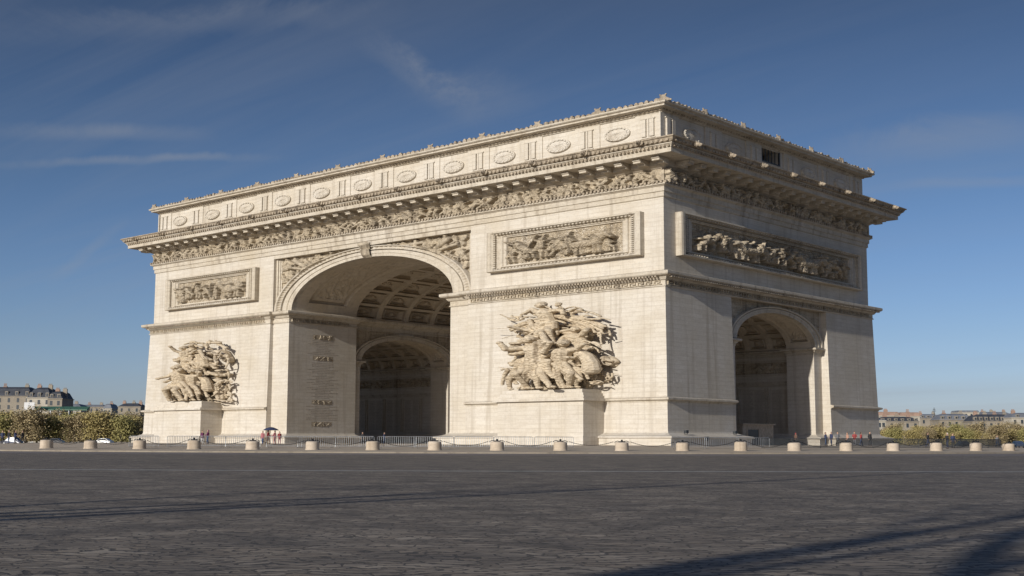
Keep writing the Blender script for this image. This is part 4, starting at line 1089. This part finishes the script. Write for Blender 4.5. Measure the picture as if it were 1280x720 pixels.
for i, (v, u, d, rz, lab, j, tr, hat, sc) in enumerate([
    (0, 1085, 66, 1.2, 'person in black jacket and dark cap standing by the far side pier', 'black', 'black', 'black', 1.0),
    (1, 1074, 68, 2.4, 'person in red coat, just left of the one in the dark cap', 'red', 'denim', None, .98),
    (2, 1066, 67, .4, 'person in dark red jacket, middle of the group by the far side pier', 'red', 'grey', 'red', 1.0),
    (0, 1057, 68, -.6, 'person in peach jacket at the left of the red coats', 'peach', 'denim', None, .97),
    (1, 1045, 66, .9, 'person in grey jacket stooping between navy and peach jackets', 'grey', 'black', None, .98),
    (0, 1037, 67, -.4, 'person in navy hooded jacket behind the railing, right one of the navy pair', 'navy', 'navy', 'navy', 1.0),
    (2, 1030, 68, 1.9, 'person in navy jacket behind the railing, left one of the navy pair', 'navy', 'denim', None, .98),
    (0, 993, 70, 2.8, 'person in brown jacket and reddish hat at the edge of the side passage', 'brown', 'black', 'red', .95),
    (1, 1157, 62, 2.0, 'person in black walking by the railing, beyond the arch at right', 'black', 'navy', None, 1.0),
    (2, 1181, 60, -.5, 'person in dark jacket with a white helmet, standing at the right railing', 'black', 'navy', 'white', 1.0),
    (0, 1188, 62, .7, 'person in navy beside the one in the white helmet', 'navy', 'black', None, .96),
    (1, 1243, 72, 1.0, 'person in grey jacket far right behind the railing', 'grey', 'denim', None, .9),
    (0, 256, 66, 1.5, 'person in purple jacket, left one of two before the left pedestal', 'purple', 'white', None, .93),
    (2, 263, 65, -.9, 'person in purple coat, right one of two before the left pedestal', 'purple', 'denim', 'purple', .97),
    (0, 331, 64, .4, 'person in pink jacket at the left of the group under the dark umbrella', 'pink', 'denim', None, .9),
    (1, 338, 63, 2.2, 'person in red jacket holding the dark umbrella at the main opening', 'red', 'brown', None, .95),
    (2, 346, 64, -1.2, 'person in pink coat under the right half of the dark umbrella', 'pink', 'red', None, .93),
    (0, 352, 62, 1.3, 'person in red coat at the right end of the umbrella group', 'red', 'pink', None, .85),
    (1, 8, 70, 1.0, 'person in navy, leftmost of the dark group left of the arch', 'navy', 'black', None, .97),
    (0, 16, 72, .2, 'person in black with grey hat, second of the dark group at left', 'black', 'denim', 'grey', 1.0),
    (2, 24, 71, 2.1, 'person in navy coat, third of the dark group at left', 'navy', 'navy', None, .98),
    (1, 33, 73, -1.0, 'person in black walking at the right of the dark group at left', 'black', 'black', None, 1.0),
    (0, 455, 78, .4, 'person in black standing in the shade of the main opening', 'black', 'black', None, .97),
    (2, 482, 80, 2.0, 'person in navy standing deep inside the main opening', 'navy', 'denim', None, .98)]):
    person(v, L_(u, d), d, rz, lab, j, tr, hat, sc, z=None)
# umbrella
x, y = spot(L_(341, 63), 63); zb0 = zpl(math.hypot(x-CX, y-CY)/K)
t = thing('umbrella', 'dark blue open umbrella held over the group at the main opening', 'umbrella', (x, y, zb0+.9))
mb = MB(raw=True); P = []
for q in range(7):
    r = .95*q/6; P.append([(x+max(r, .002)*math.cos(2*PI*k/16)*(1-.03*(k % 2)), y+max(r, .002)*math.sin(2*PI*k/16)*(1-.03*(k % 2)), zb0+1.98-.36*(q/6)**2) for k in range(17)])
mb.grid(P); mb.build('canopy', CL['navy'], t)
mb = MB(raw=True); mb.tube([(x, y, zb0+1.0), (x, y, zb0+2.05)], .014, 6); mb.build('shaft', M['iron'], t)

# ------------------------------------------------------------------ cars beyond the plaza
M['glass'] = plain('car_glass', (.02, .025, .03), .1)
M['rubber'] = plain('tyre_rubber', (.02, .02, .02), .8)
M['lamp'] = plain('lamp_glass', (.5, .5, .48), .2)
def car(lat, depth, rz, label, col, h=1.5):
    x, y = spot(lat, depth)
    t = thing('parked_car', label, 'car', (x, y, 0), 'cars driving beyond the plaza'); m = plain('car_paint', col, .3, var=.05)
    ca, sa = math.cos(rz), math.sin(rz)
    def tr(mb_): mb_.v = [(x+ca*a-sa*b, y+sa*a+ca*b, c) for a, b, c in mb_.v]; return mb_
    prof = [(-2.15, .35), (-2.2, .75), (-2.05, .9), (-1.2, .98), (-.6, h-.08), (.0, h), (1.0, h-.03), (1.75, .98), (2.15, .9), (2.2, .4), (2.1, .28), (-2.05, .28)]
    mb = MB(raw=True); P = []
    for yy, k in ((-.86, .96), (-.82, 1), (0, 1), (.82, 1), (.86, .96)): P.append([(a, yy*(1 if z < 1 else .86), .28+(z-.28)*k) for a, z in prof+[prof[0]]])
    mb.grid(P); nb_ = len(prof)
    mb.f.append(tuple(range(nb_))); mb.f.append(tuple(reversed([4*(nb_+1)+i for i in range(nb_)])))
    tr(mb).build('body', m, t)
    for s in (1, -1):
        mb = MB(raw=True); mb.v = [(-1.05, s*.83, 1.0), (1.5, s*.83, 1.0), (.95, s*.755, h-.12), (-.5, s*.755, h-.12), (-1.05, s*.85, 1.0), (1.5, s*.85, 1.0), (.95, s*.775, h-.12), (-.5, s*.775, h-.12)]
        mb.f = [(0,1,2,3),(4,5,6,7),(0,1,5,4),(1,2,6,5),(2,3,7,6),(3,0,4,7)]; tr(mb).build('side_window', M['glass'], t)
    for a in (-1.35, 1.35):
        for s in (1, -1):
            mb = MB(raw=True); mb.tube([(a, s*.7, .32), (a, s*.9, .32)], .32, 16); w_ = tr(mb).build('wheel', M['rubber'], t)
            mb = MB(raw=True); mb.tube([(a, s*.9, .32), (a, s*.912, .32)], .19, 12); tr(mb).build('rim', M['galv'], w_)
    for s in (1, -1):
        mb = MB(raw=True); mb.ell((-2.14, s*.6, .75), (.09, .2, .09)); tr(mb).build('headlight', M['lamp'], t)
    return t
car(L_(133, 120), 120, .5, 'white car passing in front of the trees just left of the arch', (.6, .6, .58))
car(L_(72, 122), 122, .7, 'dark grey car passing before the trees, left of the white one', (.04, .04, .045))
car(L_(20, 118), 118, .6, 'navy car at the far left behind the dark group', (.02, .03, .07), 1.7)
car(L_(1200, 118), 118, -.8, 'dark car on the road beyond the right railing', (.03, .03, .035))
car(L_(1268, 116), 116, -.9, 'white car at the right edge beyond the railing', (.55, .55, .53))

# ------------------------------------------------------------------ trees
def leaf_mat(name, a, b_, c_):
    m, nt, b = newmat(name); L = nt.links.new
    g = N(nt, 'ShaderNodeNewGeometry'); nz = N(nt, 'ShaderNodeTexNoise', i_Scale=.45, i_Detail=6.0, i_Roughness=.7); L(g.outputs['Position'], nz.inputs['Vector'])
    r_ = ramp(nt, g.outputs['Random Per Island'], [(0, 0.), (1, 1.)])
    c = mixc(nt, ramp(nt, nz.outputs['Fac'], [(.35, 0.), (.65, 1.)]), a, b_)
    c = mixc(nt, math_(nt, 'MULTIPLY', r_, .7), c, c_)
    L(c, b.inputs['Base Color']); b.inputs['Roughness'].default_value = .8; return m
LF = [leaf_mat('olive_leaves', (.34, .28, .11), (.24, .19, .085), (.44, .36, .14)), leaf_mat('brown_buds', (.30, .235, .13), (.21, .16, .09), (.38, .31, .16)), leaf_mat('green_leaves', (.28, .26, .095), (.20, .18, .075), (.38, .33, .12))]
M['bark'] = plain('bark', (.055, .045, .036), .9, var=.3, scale=4)
def tree_proto(seed, h, w_, leaf, nleaf, bare=False, th=.3):
    rng = random.Random(seed); t = thing('plane_tree', 'x', 'tree')
    mb = MB(raw=True); pts = []
    def limb(p, d, L_, r, lev):
        n = 5; q = [Vector(p)]; dd = Vector(d)
        for i in range(n):
            jt = .02 if bare and lev == 0 else .18; dd = (dd+Vector((rng.uniform(-jt, jt), rng.uniform(-jt, jt), rng.uniform(-.05, .14)))).normalized()
            q.append(q[-1]+dd*L_/n)
        mb.tube(q, [r*(1-.62*i/n) for i in range(n+1)], 6 if lev < 2 else 4)
        if lev >= 2: pts.append(q[-1]); pts.append(q[3])
        if lev < 3:
            for k in range((3 if bare else 5) if lev == 0 else (2+lev if bare else 4)):
                i = rng.randint(2, 5) if lev else rng.randint(4 if bare else 3, 5); a = rng.uniform(0, 2*PI); sp = rng.uniform(.3, .7) if bare else rng.uniform(.5, 1.0)
                nd = (dd+Vector((math.cos(a)*sp*w_, math.sin(a)*sp*w_, rng.uniform(-.1, .45)))).normalized()
                limb(q[i], nd, L_*rng.uniform(.5, .75), r*(1-.62*i/n)*(.68 if bare else .72), lev+1)
    limb((0, 0, -.1), (0, 0, 1), h*.42, th, 0)
    mb.build('trunk', M['bark'], t)
    if nleaf:
        mb = MB(raw=True); rad = h*.11
        for k in range(nleaf):
            c = rng.choice(pts)+Vector((rng.gauss(0, 1), rng.gauss(0, 1), rng.gauss(0, .8)))*rad*.75
            if rng.random() < .3: c.z = h*.07+rng.random()*h*.4; c.x *= 1.15; c.y *= 1.15
            s = rng.uniform(.12, .3); a = Vector((rng.gauss(0, 1), rng.gauss(0, 1), rng.gauss(0, 1))).normalized(); b = a.cross(Vector((rng.gauss(0, 1), rng.gauss(0, 1), rng.gauss(0, 1)))).normalized()
            i = [mb.vert(*(c+a*s*p+b*s*q*.7)) for p, q in ((-1, 0), (0, -1), (1, 0), (0, 1))]; mb.f.append(tuple(i))
        mb.build('crown', LF[leaf], t, recalc=False)
    return t
tp = [tree_proto(1, 10, 1.0, 0, 6500), tree_proto(2, 10.5, 1.1, 1, 6000), tree_proto(3, 9.5, 1.0, 2, 6500), tree_proto(4, 10, 1.2, 0, 6200)]
usedt = set(); rng = random.Random(77); cnt = 0
KIND = ['olive green', 'brown budding', 'fresh green', 'yellowish olive']
def tree(kind, lat, depth, s, label, grp):
    x, y = spot(lat, depth); rz = rng.uniform(0, 6.28)
    if kind in usedt: r = copy_tree(tp[kind], (x, y, 0), rz, label)
    else: r = tp[kind]; usedt.add(kind); r.location = (x, y, 0); r.rotation_euler = (0, 0, rz); r['label'] = label
    r.scale = (s*1.3, s*1.3, s); r['group'] = grp
k = 0
for i, u in enumerate(list(range(-24, 178, 15))):
    d = 172+rng.uniform(-9, 9); kd = (0, 1, 2, 0, 1, 3, 2, 0, 1, 2)[i % 10]
    tree(kd, L_(u, d), d, rng.uniform(.85, 1.08), '%s tree, %s from the left in the near row left of the arch' % (KIND[kd], ORD[i]), 'trees left of the arch'); k += 1
for i, u in enumerate(range(-14, 172, 26)):
    d = 196+rng.uniform(-5, 5); kd = (2, 0, 3, 1)[i % 4]
    tree(kd, L_(u, d), d, rng.uniform(1.1, 1.25), '%s tree, %s from the left in the far row left of the arch' % (KIND[kd], ORD[i]), 'trees left of the arch')
for i, u in enumerate(range(1106, 1300, 14)):
    d = 178+rng.uniform(-5, 5); kd = (3, 2, 0, 3, 1, 0)[i % 6]
    tree(kd, L_(u, d), d, rng.uniform(.55, .74), '%s tree, %s from the left in the near row right of the arch' % (KIND[kd], ORD[i]), 'trees right of the arch')
for i, u in enumerate(range(1116, 1300, 25)):
    d = 205+rng.uniform(-5, 5); kd = (1, 0, 1, 2)[i % 4]
    tree(kd, L_(u, d), d, rng.uniform(.8, .9), '%s tree, %s from the left in the far row right of the arch' % (KIND[kd], ORD[i]), 'trees right of the arch')
# bare trees and a lamp standard behind the viewpoint; their shadows cross the setts
def bare(seed, x, y, h, lab, th=.3, w_=1.0):
    t = tree_proto(seed, h, w_, 0, 0, bare=True, th=th); t.location = (x*K, y*K, 0); t['label'] = lab; t['group'] = 'bare trees behind the viewpoint'; return t
bare(45, 33.02, -60, 23, 'tall bare plane tree behind the viewpoint, shadow across the front right setts', .46)
bare(38, 28.1, -57.4, 16, 'bare tree behind the viewpoint whose branches shade the setts at left', .6, 1.5)
bare(33, 34.0, -57.2, 18, 'thick bare tree added out of view to shade the lower right corner of the road', .85)  # stand-in trunk, unseen, added to cast the dark corner shadow
t = thing('street_lamp', 'tall slim street lamp behind the viewpoint casting the long thin shadow', 'street lamp', (28.85*K, -60*K, 0))
mb = MB(raw=True); mb.lathe([(.30, 0), (.28, .8), (.21, 1), (.18, 8), (.12, 19.2)], 14, (28.85*K, -60*K, 0)); mb.build('pole', M['darksteel'], t)
mb = MB(raw=True); mb.tube([(28.85*K, -60*K, 19.1), (28.85*K, -60*K+.6, 19.6), (28.85*K, -60*K+1.5, 19.7)], .05, 8); mb.build('arm', M['darksteel'], t)
mb = MB(raw=True); mb.ell((28.85*K, -60*K+1.8, 19.65), (.2, .45, .12)); mb.build('lamp_head', M['darksteel'], t)

# ------------------------------------------------------------------ far buildings
M['bwall'] = plain('cream_render', (.27, .235, .185), .9, var=.12, scale=.4)
M['bwall2'] = plain('pale_render', (.40, .365, .30), .9, var=.1, scale=.4)
M['zinc'] = plain('zinc_roof', (.16, .17, .19), .6, var=.2, scale=.5)
M['slate'] = plain('slate_roof', (.045, .05, .062), .7, var=.3, scale=.5)
M['tile'] = plain('red_tile', (.30, .20, .15), .8, var=.2, scale=.5)
M['pane'] = plain('window_pane', (.04, .05, .06), .25)
M['green'] = plain('green_awning', (.05, .13, .085), .6)
pane_mesh = None
def building(u0, u1, ytop, yeave, depth, wall, roof, label, chim=3, rows=2, flat=False, dep=14, dorm=4, rz=0):
    global pane_mesh
    top = (.42+(552-ytop)/FPX*depth)*K; ev = (.42+(552-yeave)/FPX*depth)*K
    w_ = (u1-u0)/FPX*depth*K; x, y = spot(L_((u0+u1)/2, depth), depth)
    t = thing('apartment_building', label, 'building', (x, y, 0)); a = YAW+rz; ca, sa = math.cos(a), math.sin(a)
    def tr(q): q.v = [(x+ca*p-sa*s, y+sa*p+ca*s, z) for p, s, z in q.v]; return q
    mb = MB(raw=True); mb.box(-w_/2, w_/2, 0, dep, 0, ev); mb.box(-w_/2-.3, w_/2+.3, -.3, dep+.3, ev, ev+.35)
    tr(mb).build('wall', M[wall], t)
    mb = MB(raw=True)
    e = .3 if flat else min(2.2, w_*.2)
    z0 = ev+.35
    P = [(-w_/2, 0), (w_/2, 0), (w_/2, dep), (-w_/2, dep)]; i0 = [mb.vert(p, q, z0) for p, q in P]
    i1 = [mb.vert(p*(1-2*e/w_), q+(e if q == 0 else -e), z0+(top-z0)*.8) for p, q in P]; i2 = [mb.vert(p*(1-3.2*e/w_), q+(2.5*e if q == 0 else -2.5*e), top) for p, q in P]
    for A, B_ in ((i0, i1), (i1, i2)):
        for k in range(4): mb.f.append((A[k], A[(k+1) % 4], B_[(k+1) % 4], B_[k]))
    mb.f.append(tuple(i2)); rf = tr(mb).build('roof', M[roof], t)
    rg = random.Random(int(u0)+500)
    for k in range(chim):
        cx = -w_/2+w_*(k+.5)/chim+rg.uniform(-1, 1); mb = MB(raw=True); mb.box(cx-.9, cx+.9, dep*.4, dep*.4+.9, z0, top+rg.uniform(.3, 1.3))
        for q in range(3): mb.box(cx-.7+q*.5, cx-.45+q*.5, dep*.4+.3, dep*.4+.6, top+.3, top+1.7)
        tr(mb).build('chimney', M['bwall' if k % 2 else 'tile'], rf)
    for k in range(dorm if top-z0 > 2 else 0):
        cx = -w_/2+w_*(k+.5)/dorm; mb = MB(raw=True); mb.box(cx-.7, cx+.7, .2, 2.0, z0+.3, z0+min(2.1, (top-z0)*.6)); tr(mb).build('dormer', M['bwall'], rf)
        mb = MB(raw=True); mb.box(cx-.45, cx+.45, .15, .2, z0+.5, z0+min(1.8, (top-z0)*.5)); tr(mb).build('dormer_window', M['pane'], rf)
    n = max(2, min(9, int(w_/3.2)))
    for r in range(rows):
        zc = ev-2.6-r*3.1
        if zc < 1: break
        for k in range(n):
            cx = -w_/2+w_*(k+.5)/n; mb = MB(raw=True); mb.box(cx-.55, cx+.55, -.04, .02, zc, zc+1.9); wn = tr(mb).build('window', M['pane'], t)
    return t
building(-60, 42, 485.5, 498, 245, 'bwall', 'slate', 'long cream apartment block with dark mansard roof at the left edge', 4, 3, dorm=8)
building(36, 66, 486, 500, 232, 'bwall2', 'slate', 'cream block with tall chimneys right of the long mansard block', 2, 3, dorm=3)
building(62, 80, 491, 501, 226, 'bwall', 'slate', 'narrow corner house with a steep dark roof, rightmost of the tall left blocks', 2, 3, dorm=2)
building(70, 104, 506.5, 511, 300, 'bwall2', 'zinc', 'low distant pale house right of the steep corner house', 2, 2)
building(100, 134, 507.5, 511, 330, 'bwall', 'zinc', 'low distant cream house midway between corner house and arch', 2, 2)
building(131, 142, 506.5, 513, 310, 'bwall2', 'zinc', 'small bright white house above the trees left of the arch', 1, 2, dorm=0)
building(150, 178, 505.5, 510.5, 300, 'bwall', 'slate', 'low distant house with a dark roof beside the left edge of the arch', 3, 2)
building(1094, 1122, 513.5, 519, 262, 'bwall2', 'tile', 'white block with reddish roof just right of the arch', 1, 2, flat=True, dorm=0)
building(1123, 1148, 514, 519.5, 270, 'bwall2', 'tile', 'second white block with reddish roof right of the arch', 1, 2, flat=True, dorm=0)
building(1098, 1147, 519.5, 526, 250, 'bwall', 'slate', 'dark roofed house in front of the two white blocks', 3, 2, dorm=6)
building(1095, 1105, 523, 525, 225, 'bwall2', 'zinc', 'slender cream gable wall touching the right edge of the arch', 0, 4, flat=True, dorm=0)
building(1148, 1176, 516, 522, 300, 'bwall', 'zinc', 'low grey roofed house below the mast', 2, 1)
building(1172, 1215, 515.5, 524, 262, 'bwall', 'zinc', 'building with broad grey zinc roof right of the mast', 2, 2, dorm=5)
building(1196, 1222, 511.5, 514.5, 340, 'bwall2', 'zinc', 'pale flat topped block rising behind the zinc roofed building', 0, 1, flat=True, dorm=0)
building(1214, 1268, 516, 525.5, 252, 'bwall', 'slate', 'long building with dark slate mansard roof near the right edge', 4, 2, dorm=8)
building(1222, 1262, 513, 517, 345, 'bwall', 'zinc', 'distant cream block behind the dark slate roof', 3, 1)
building(1262, 1340, 514, 521, 248, 'bwall2', 'zinc', 'cream building at the right edge of the photo', 4, 3, dorm=5)
# mast, billboard and awnings
x, y = spot(L_(1166, 290), 290); t = thing('radio_mast', 'thin mast standing above the roofs right of the arch', 'mast', (x, y, 0))
mb = MB(raw=True); mb.tube([(x, y, 0), (x, y, (.42+(552-508)/FPX*290)*K)], [.35, .12], 6); mb.build('pole', M['darksteel'], t)
mb = MB(raw=True); zt_ = (.42+(552-509)/FPX*290)*K; mb.box(x-1, x+1, y-.1, y+.1, zt_-1.6, zt_-1.3); mb.box(x-.7, x+.7, y-.1, y+.1, zt_-.7, zt_-.4); mb.build('aerial', M['darksteel'], t)
x, y = spot(L_(39.5, 205), 205); zb1 = (.42+(552-514)/FPX*205)*K; zb2 = (.42+(552-505)/FPX*205)*K; hw = 6.5/FPX*205*K
t = thing('billboard', 'white rectangular hoarding on posts above the trees at left', 'billboard', (x, y, 0)); ca, sa = math.cos(YAW), math.sin(YAW)
def trb(q): q.v = [(x+ca*p-sa*s, y+sa*p+ca*s, z) for p, s, z in q.v]; return q
mb = MB(raw=True); mb.box(-hw, hw, 0, .3, zb1, zb2); trb(mb).build('board', CL['white'], t)
for s in (1, -1):
    mb = MB(raw=True); mb.box(s*hw*.8-.2, s*hw*.8+.2, .3, .6, 0, zb2); trb(mb).build('post', M['galv'], t)
x, y = spot(L_(80, 208), 208); za1 = (.42+(552-513.5)/FPX*208)*K; za2 = (.42+(552-510)/FPX*208)*K
t = thing('awning', 'long green awning roof above the trees left of the arch', 'awning', (x, y, 0))
mb = MB(raw=True); hw = 34/FPX*208*K; mb.v = [(-hw, -2.5, za1), (hw, -2.5, za1), (hw, 1, za2), (-hw, 1, za2), (-hw, -2.5, za1-.5), (hw, -2.5, za1-.5), (hw, 1, za1-.5), (-hw, 1, za1-.5)]
mb.f = [(0,1,2,3),(4,5,6,7),(0,1,5,4),(1,2,6,5),(2,3,7,6),(3,0,4,7)]; trb(mb).build('roof', M['green'], t)
for q in range(7):
    mb = MB(raw=True); p = -hw+2*hw*q/6; mb.box(p-.15, p+.15, -2.3, -2.0, 0, za1-.5); trb(mb).build('post', M['galv'], t)

# ------------------------------------------------------------------ sky, sun, camera
S = Vector((.08, -1, .29)).normalized(); EL = math.asin(S.z)
w = bpy.data.worlds.new('World'); SC.world = w; w.use_nodes = True; nt = w.node_tree; nt.nodes.clear(); L = nt.links.new
out = N(nt, 'ShaderNodeOutputWorld'); bg = N(nt, 'ShaderNodeBackground'); L(bg.outputs[0], out.inputs[0])
sky = N(nt, 'ShaderNodeTexSky', sky_type='NISHITA', sun_disc=False, sun_elevation=EL, sun_rotation=PI-.08, altitude=50, air_density=1.0, dust_density=.6, ozone_density=3.0)
tc = N(nt, 'ShaderNodeTexCoord')
sp = N(nt, 'ShaderNodeSeparateXYZ'); L(tc.outputs['Generated'], sp.inputs[0])
zz = math_(nt, 'ADD', math_(nt, 'MAXIMUM', sp.outputs[2], 0.0), .12)
cb = N(nt, 'ShaderNodeCombineXYZ'); L(math_(nt, 'DIVIDE', sp.outputs[0], zz), cb.inputs[0]); L(math_(nt, 'DIVIDE', sp.outputs[1], zz), cb.inputs[1])
mp = N(nt, 'ShaderNodeMapping'); mp.inputs['Rotation'].default_value = (0, 0, .35); mp.inputs['Scale'].default_value = (.4, 2.2, 1); L(cb.outputs[0], mp.inputs[0])
n1 = N(nt, 'ShaderNodeTexNoise', i_Scale=1.1, i_Detail=8.0, i_Roughness=.58, i_Distortion=.6); L(mp.outputs[0], n1.inputs['Vector'])
n2 = N(nt, 'ShaderNodeTexNoise', i_Scale=.4, i_Detail=3.0); L(cb.outputs[0], n2.inputs['Vector'])
cl = math_(nt, 'MULTIPLY', ramp(nt, n1.outputs['Fac'], [(.42, 0.), (.78, 1.)]), ramp(nt, n2.outputs['Fac'], [(.35, 0.), (.65, 1.)]))
fw = Vector((-math.sin(YAW)*math.cos(PITCH), math.cos(YAW)*math.cos(PITCH), math.sin(PITCH))); rw = Vector((math.cos(YAW), math.sin(YAW), 0)); uw = rw.cross(fw)
def skydir(a, b): return (fw+rw*a+uw*b).normalized()
nw = N(nt, 'ShaderNodeTexNoise', i_Scale=9.0, i_Detail=8.0, i_Roughness=.65, i_Distortion=.8); L(tc.outputs['Generated'], nw.inputs['Vector'])
wisp = ramp(nt, nw.outputs['Fac'], [(.36, .15), (.66, 1.)])
bend = math_(nt, 'MULTIPLY', math_(nt, 'SUBTRACT', nw.outputs['Fac'], .5), .045)
cl = math_(nt, 'MULTIPLY', cl, .55)
for p, q, wd, st in (((-.115, .195), (-.015, .13), .016, .5), ((-.09, .165), (.02, .14), .022, .3), ((-.42, .094), (-.18, .102), .0045, .5), ((-.42, .121), (-.24, .118), .008, .4), ((.24, .11), (.42, .12), .02, .4), ((.3, .08), (.45, .085), .006, .35), ((-.36, .0), (-.3, .05), .006, .25), ((-.42, .2), (-.1, .215), .016, .35)):
    d1, d2 = skydir(*p), skydir(*q); nn = d1.cross(d2).normalized(); md = (d1+d2).normalized(); hl = 1-md.dot(d1)
    v1 = N(nt, 'ShaderNodeVectorMath', operation='DOT_PRODUCT'); L(tc.outputs['Generated'], v1.inputs[0]); v1.inputs[1].default_value = nn
    v2 = N(nt, 'ShaderNodeVectorMath', operation='DOT_PRODUCT'); L(tc.outputs['Generated'], v2.inputs[0]); v2.inputs[1].default_value = md
    acr_ = math_(nt, 'DIVIDE', math_(nt, 'ADD', v1.outputs['Value'], bend if wd > .01 else math_(nt, 'MULTIPLY', bend, .3)), wd)
    a1 = math_(nt, 'SUBTRACT', 1.0, math_(nt, 'MULTIPLY', acr_, acr_), clamp=True)
    a2 = math_(nt, 'SUBTRACT', 1.0, math_(nt, 'DIVIDE', math_(nt, 'SUBTRACT', 1.0, v2.outputs['Value']), hl*1.3), clamp=True)
    cl = math_(nt, 'ADD', cl, math_(nt, 'MULTIPLY', math_(nt, 'MULTIPLY', math_(nt, 'MULTIPLY', a1, a1), a2), math_(nt, 'MULTIPLY', wisp, st*1.35)), clamp=True)
hsv = N(nt, 'ShaderNodeHueSaturation', i_Saturation=SKY_SAT, i_Value=1.0); L(sky.outputs[0], hsv.inputs['Color'])
tint = ramp(nt, sp.outputs[2], [(0, (.50, .55, .86)), (.08, (.43, .455, .62)), (.2, (.34, .35, .43)), (.36, (.235, .22, .25)), (.55, (.42, .40, .46)), (1, (.55, .52, .6))])
tinted = mixc(nt, 1.0, hsv.outputs[0], tint, 'MULTIPLY')
c = mixc(nt, math_(nt, 'MULTIPLY', cl, .5), tinted, (1.9, 2.0, 2.2))
L(c, bg.inputs[0]); bg.inputs[1].default_value = SKY_STR
sun = bpy.data.lights.new('sun', 'SUN'); sun.energy = SUN_STR; sun.angle = math.radians(.53); sun.color = (1, .95, .87)
so = bpy.data.objects.new('sun', sun); COL.objects.link(so); so.rotation_euler = S.to_track_quat('Z', 'Y').to_euler(); so.location = (0, -100, 100)
cam = bpy.data.cameras.new('camera'); co_ = bpy.data.objects.new('camera', cam); COL.objects.link(co_); SC.camera = co_
cam.sensor_fit = 'HORIZONTAL'; cam.sensor_width = 36; cam.lens = FPX/1280*36; cam.clip_start = .1; cam.clip_end = 30000
f = Vector((-math.sin(YAW)*math.cos(PITCH), math.cos(YAW)*math.cos(PITCH), math.sin(PITCH))); r = Vector((math.cos(YAW), math.sin(YAW), 0)); u = r.cross(f)
r2 = r*math.cos(ROLL)+u*math.sin(ROLL); u2 = -r*math.sin(ROLL)+u*math.cos(ROLL)
m = Matrix((r2, u2, -f)).transposed().to_4x4(); m.translation = CAM; co_.matrix_world = m
vs = SC.view_settings; vs.view_transform = 'Standard'; vs.look = 'None'; vs.gamma = 1; vs.use_curve_mapping = False; vs.exposure = EXPO
SC.render.engine = 'CYCLES'; SC.cycles.max_bounces = 10; SC.cycles.diffuse_bounces = 7; SC.cycles.use_denoising = True
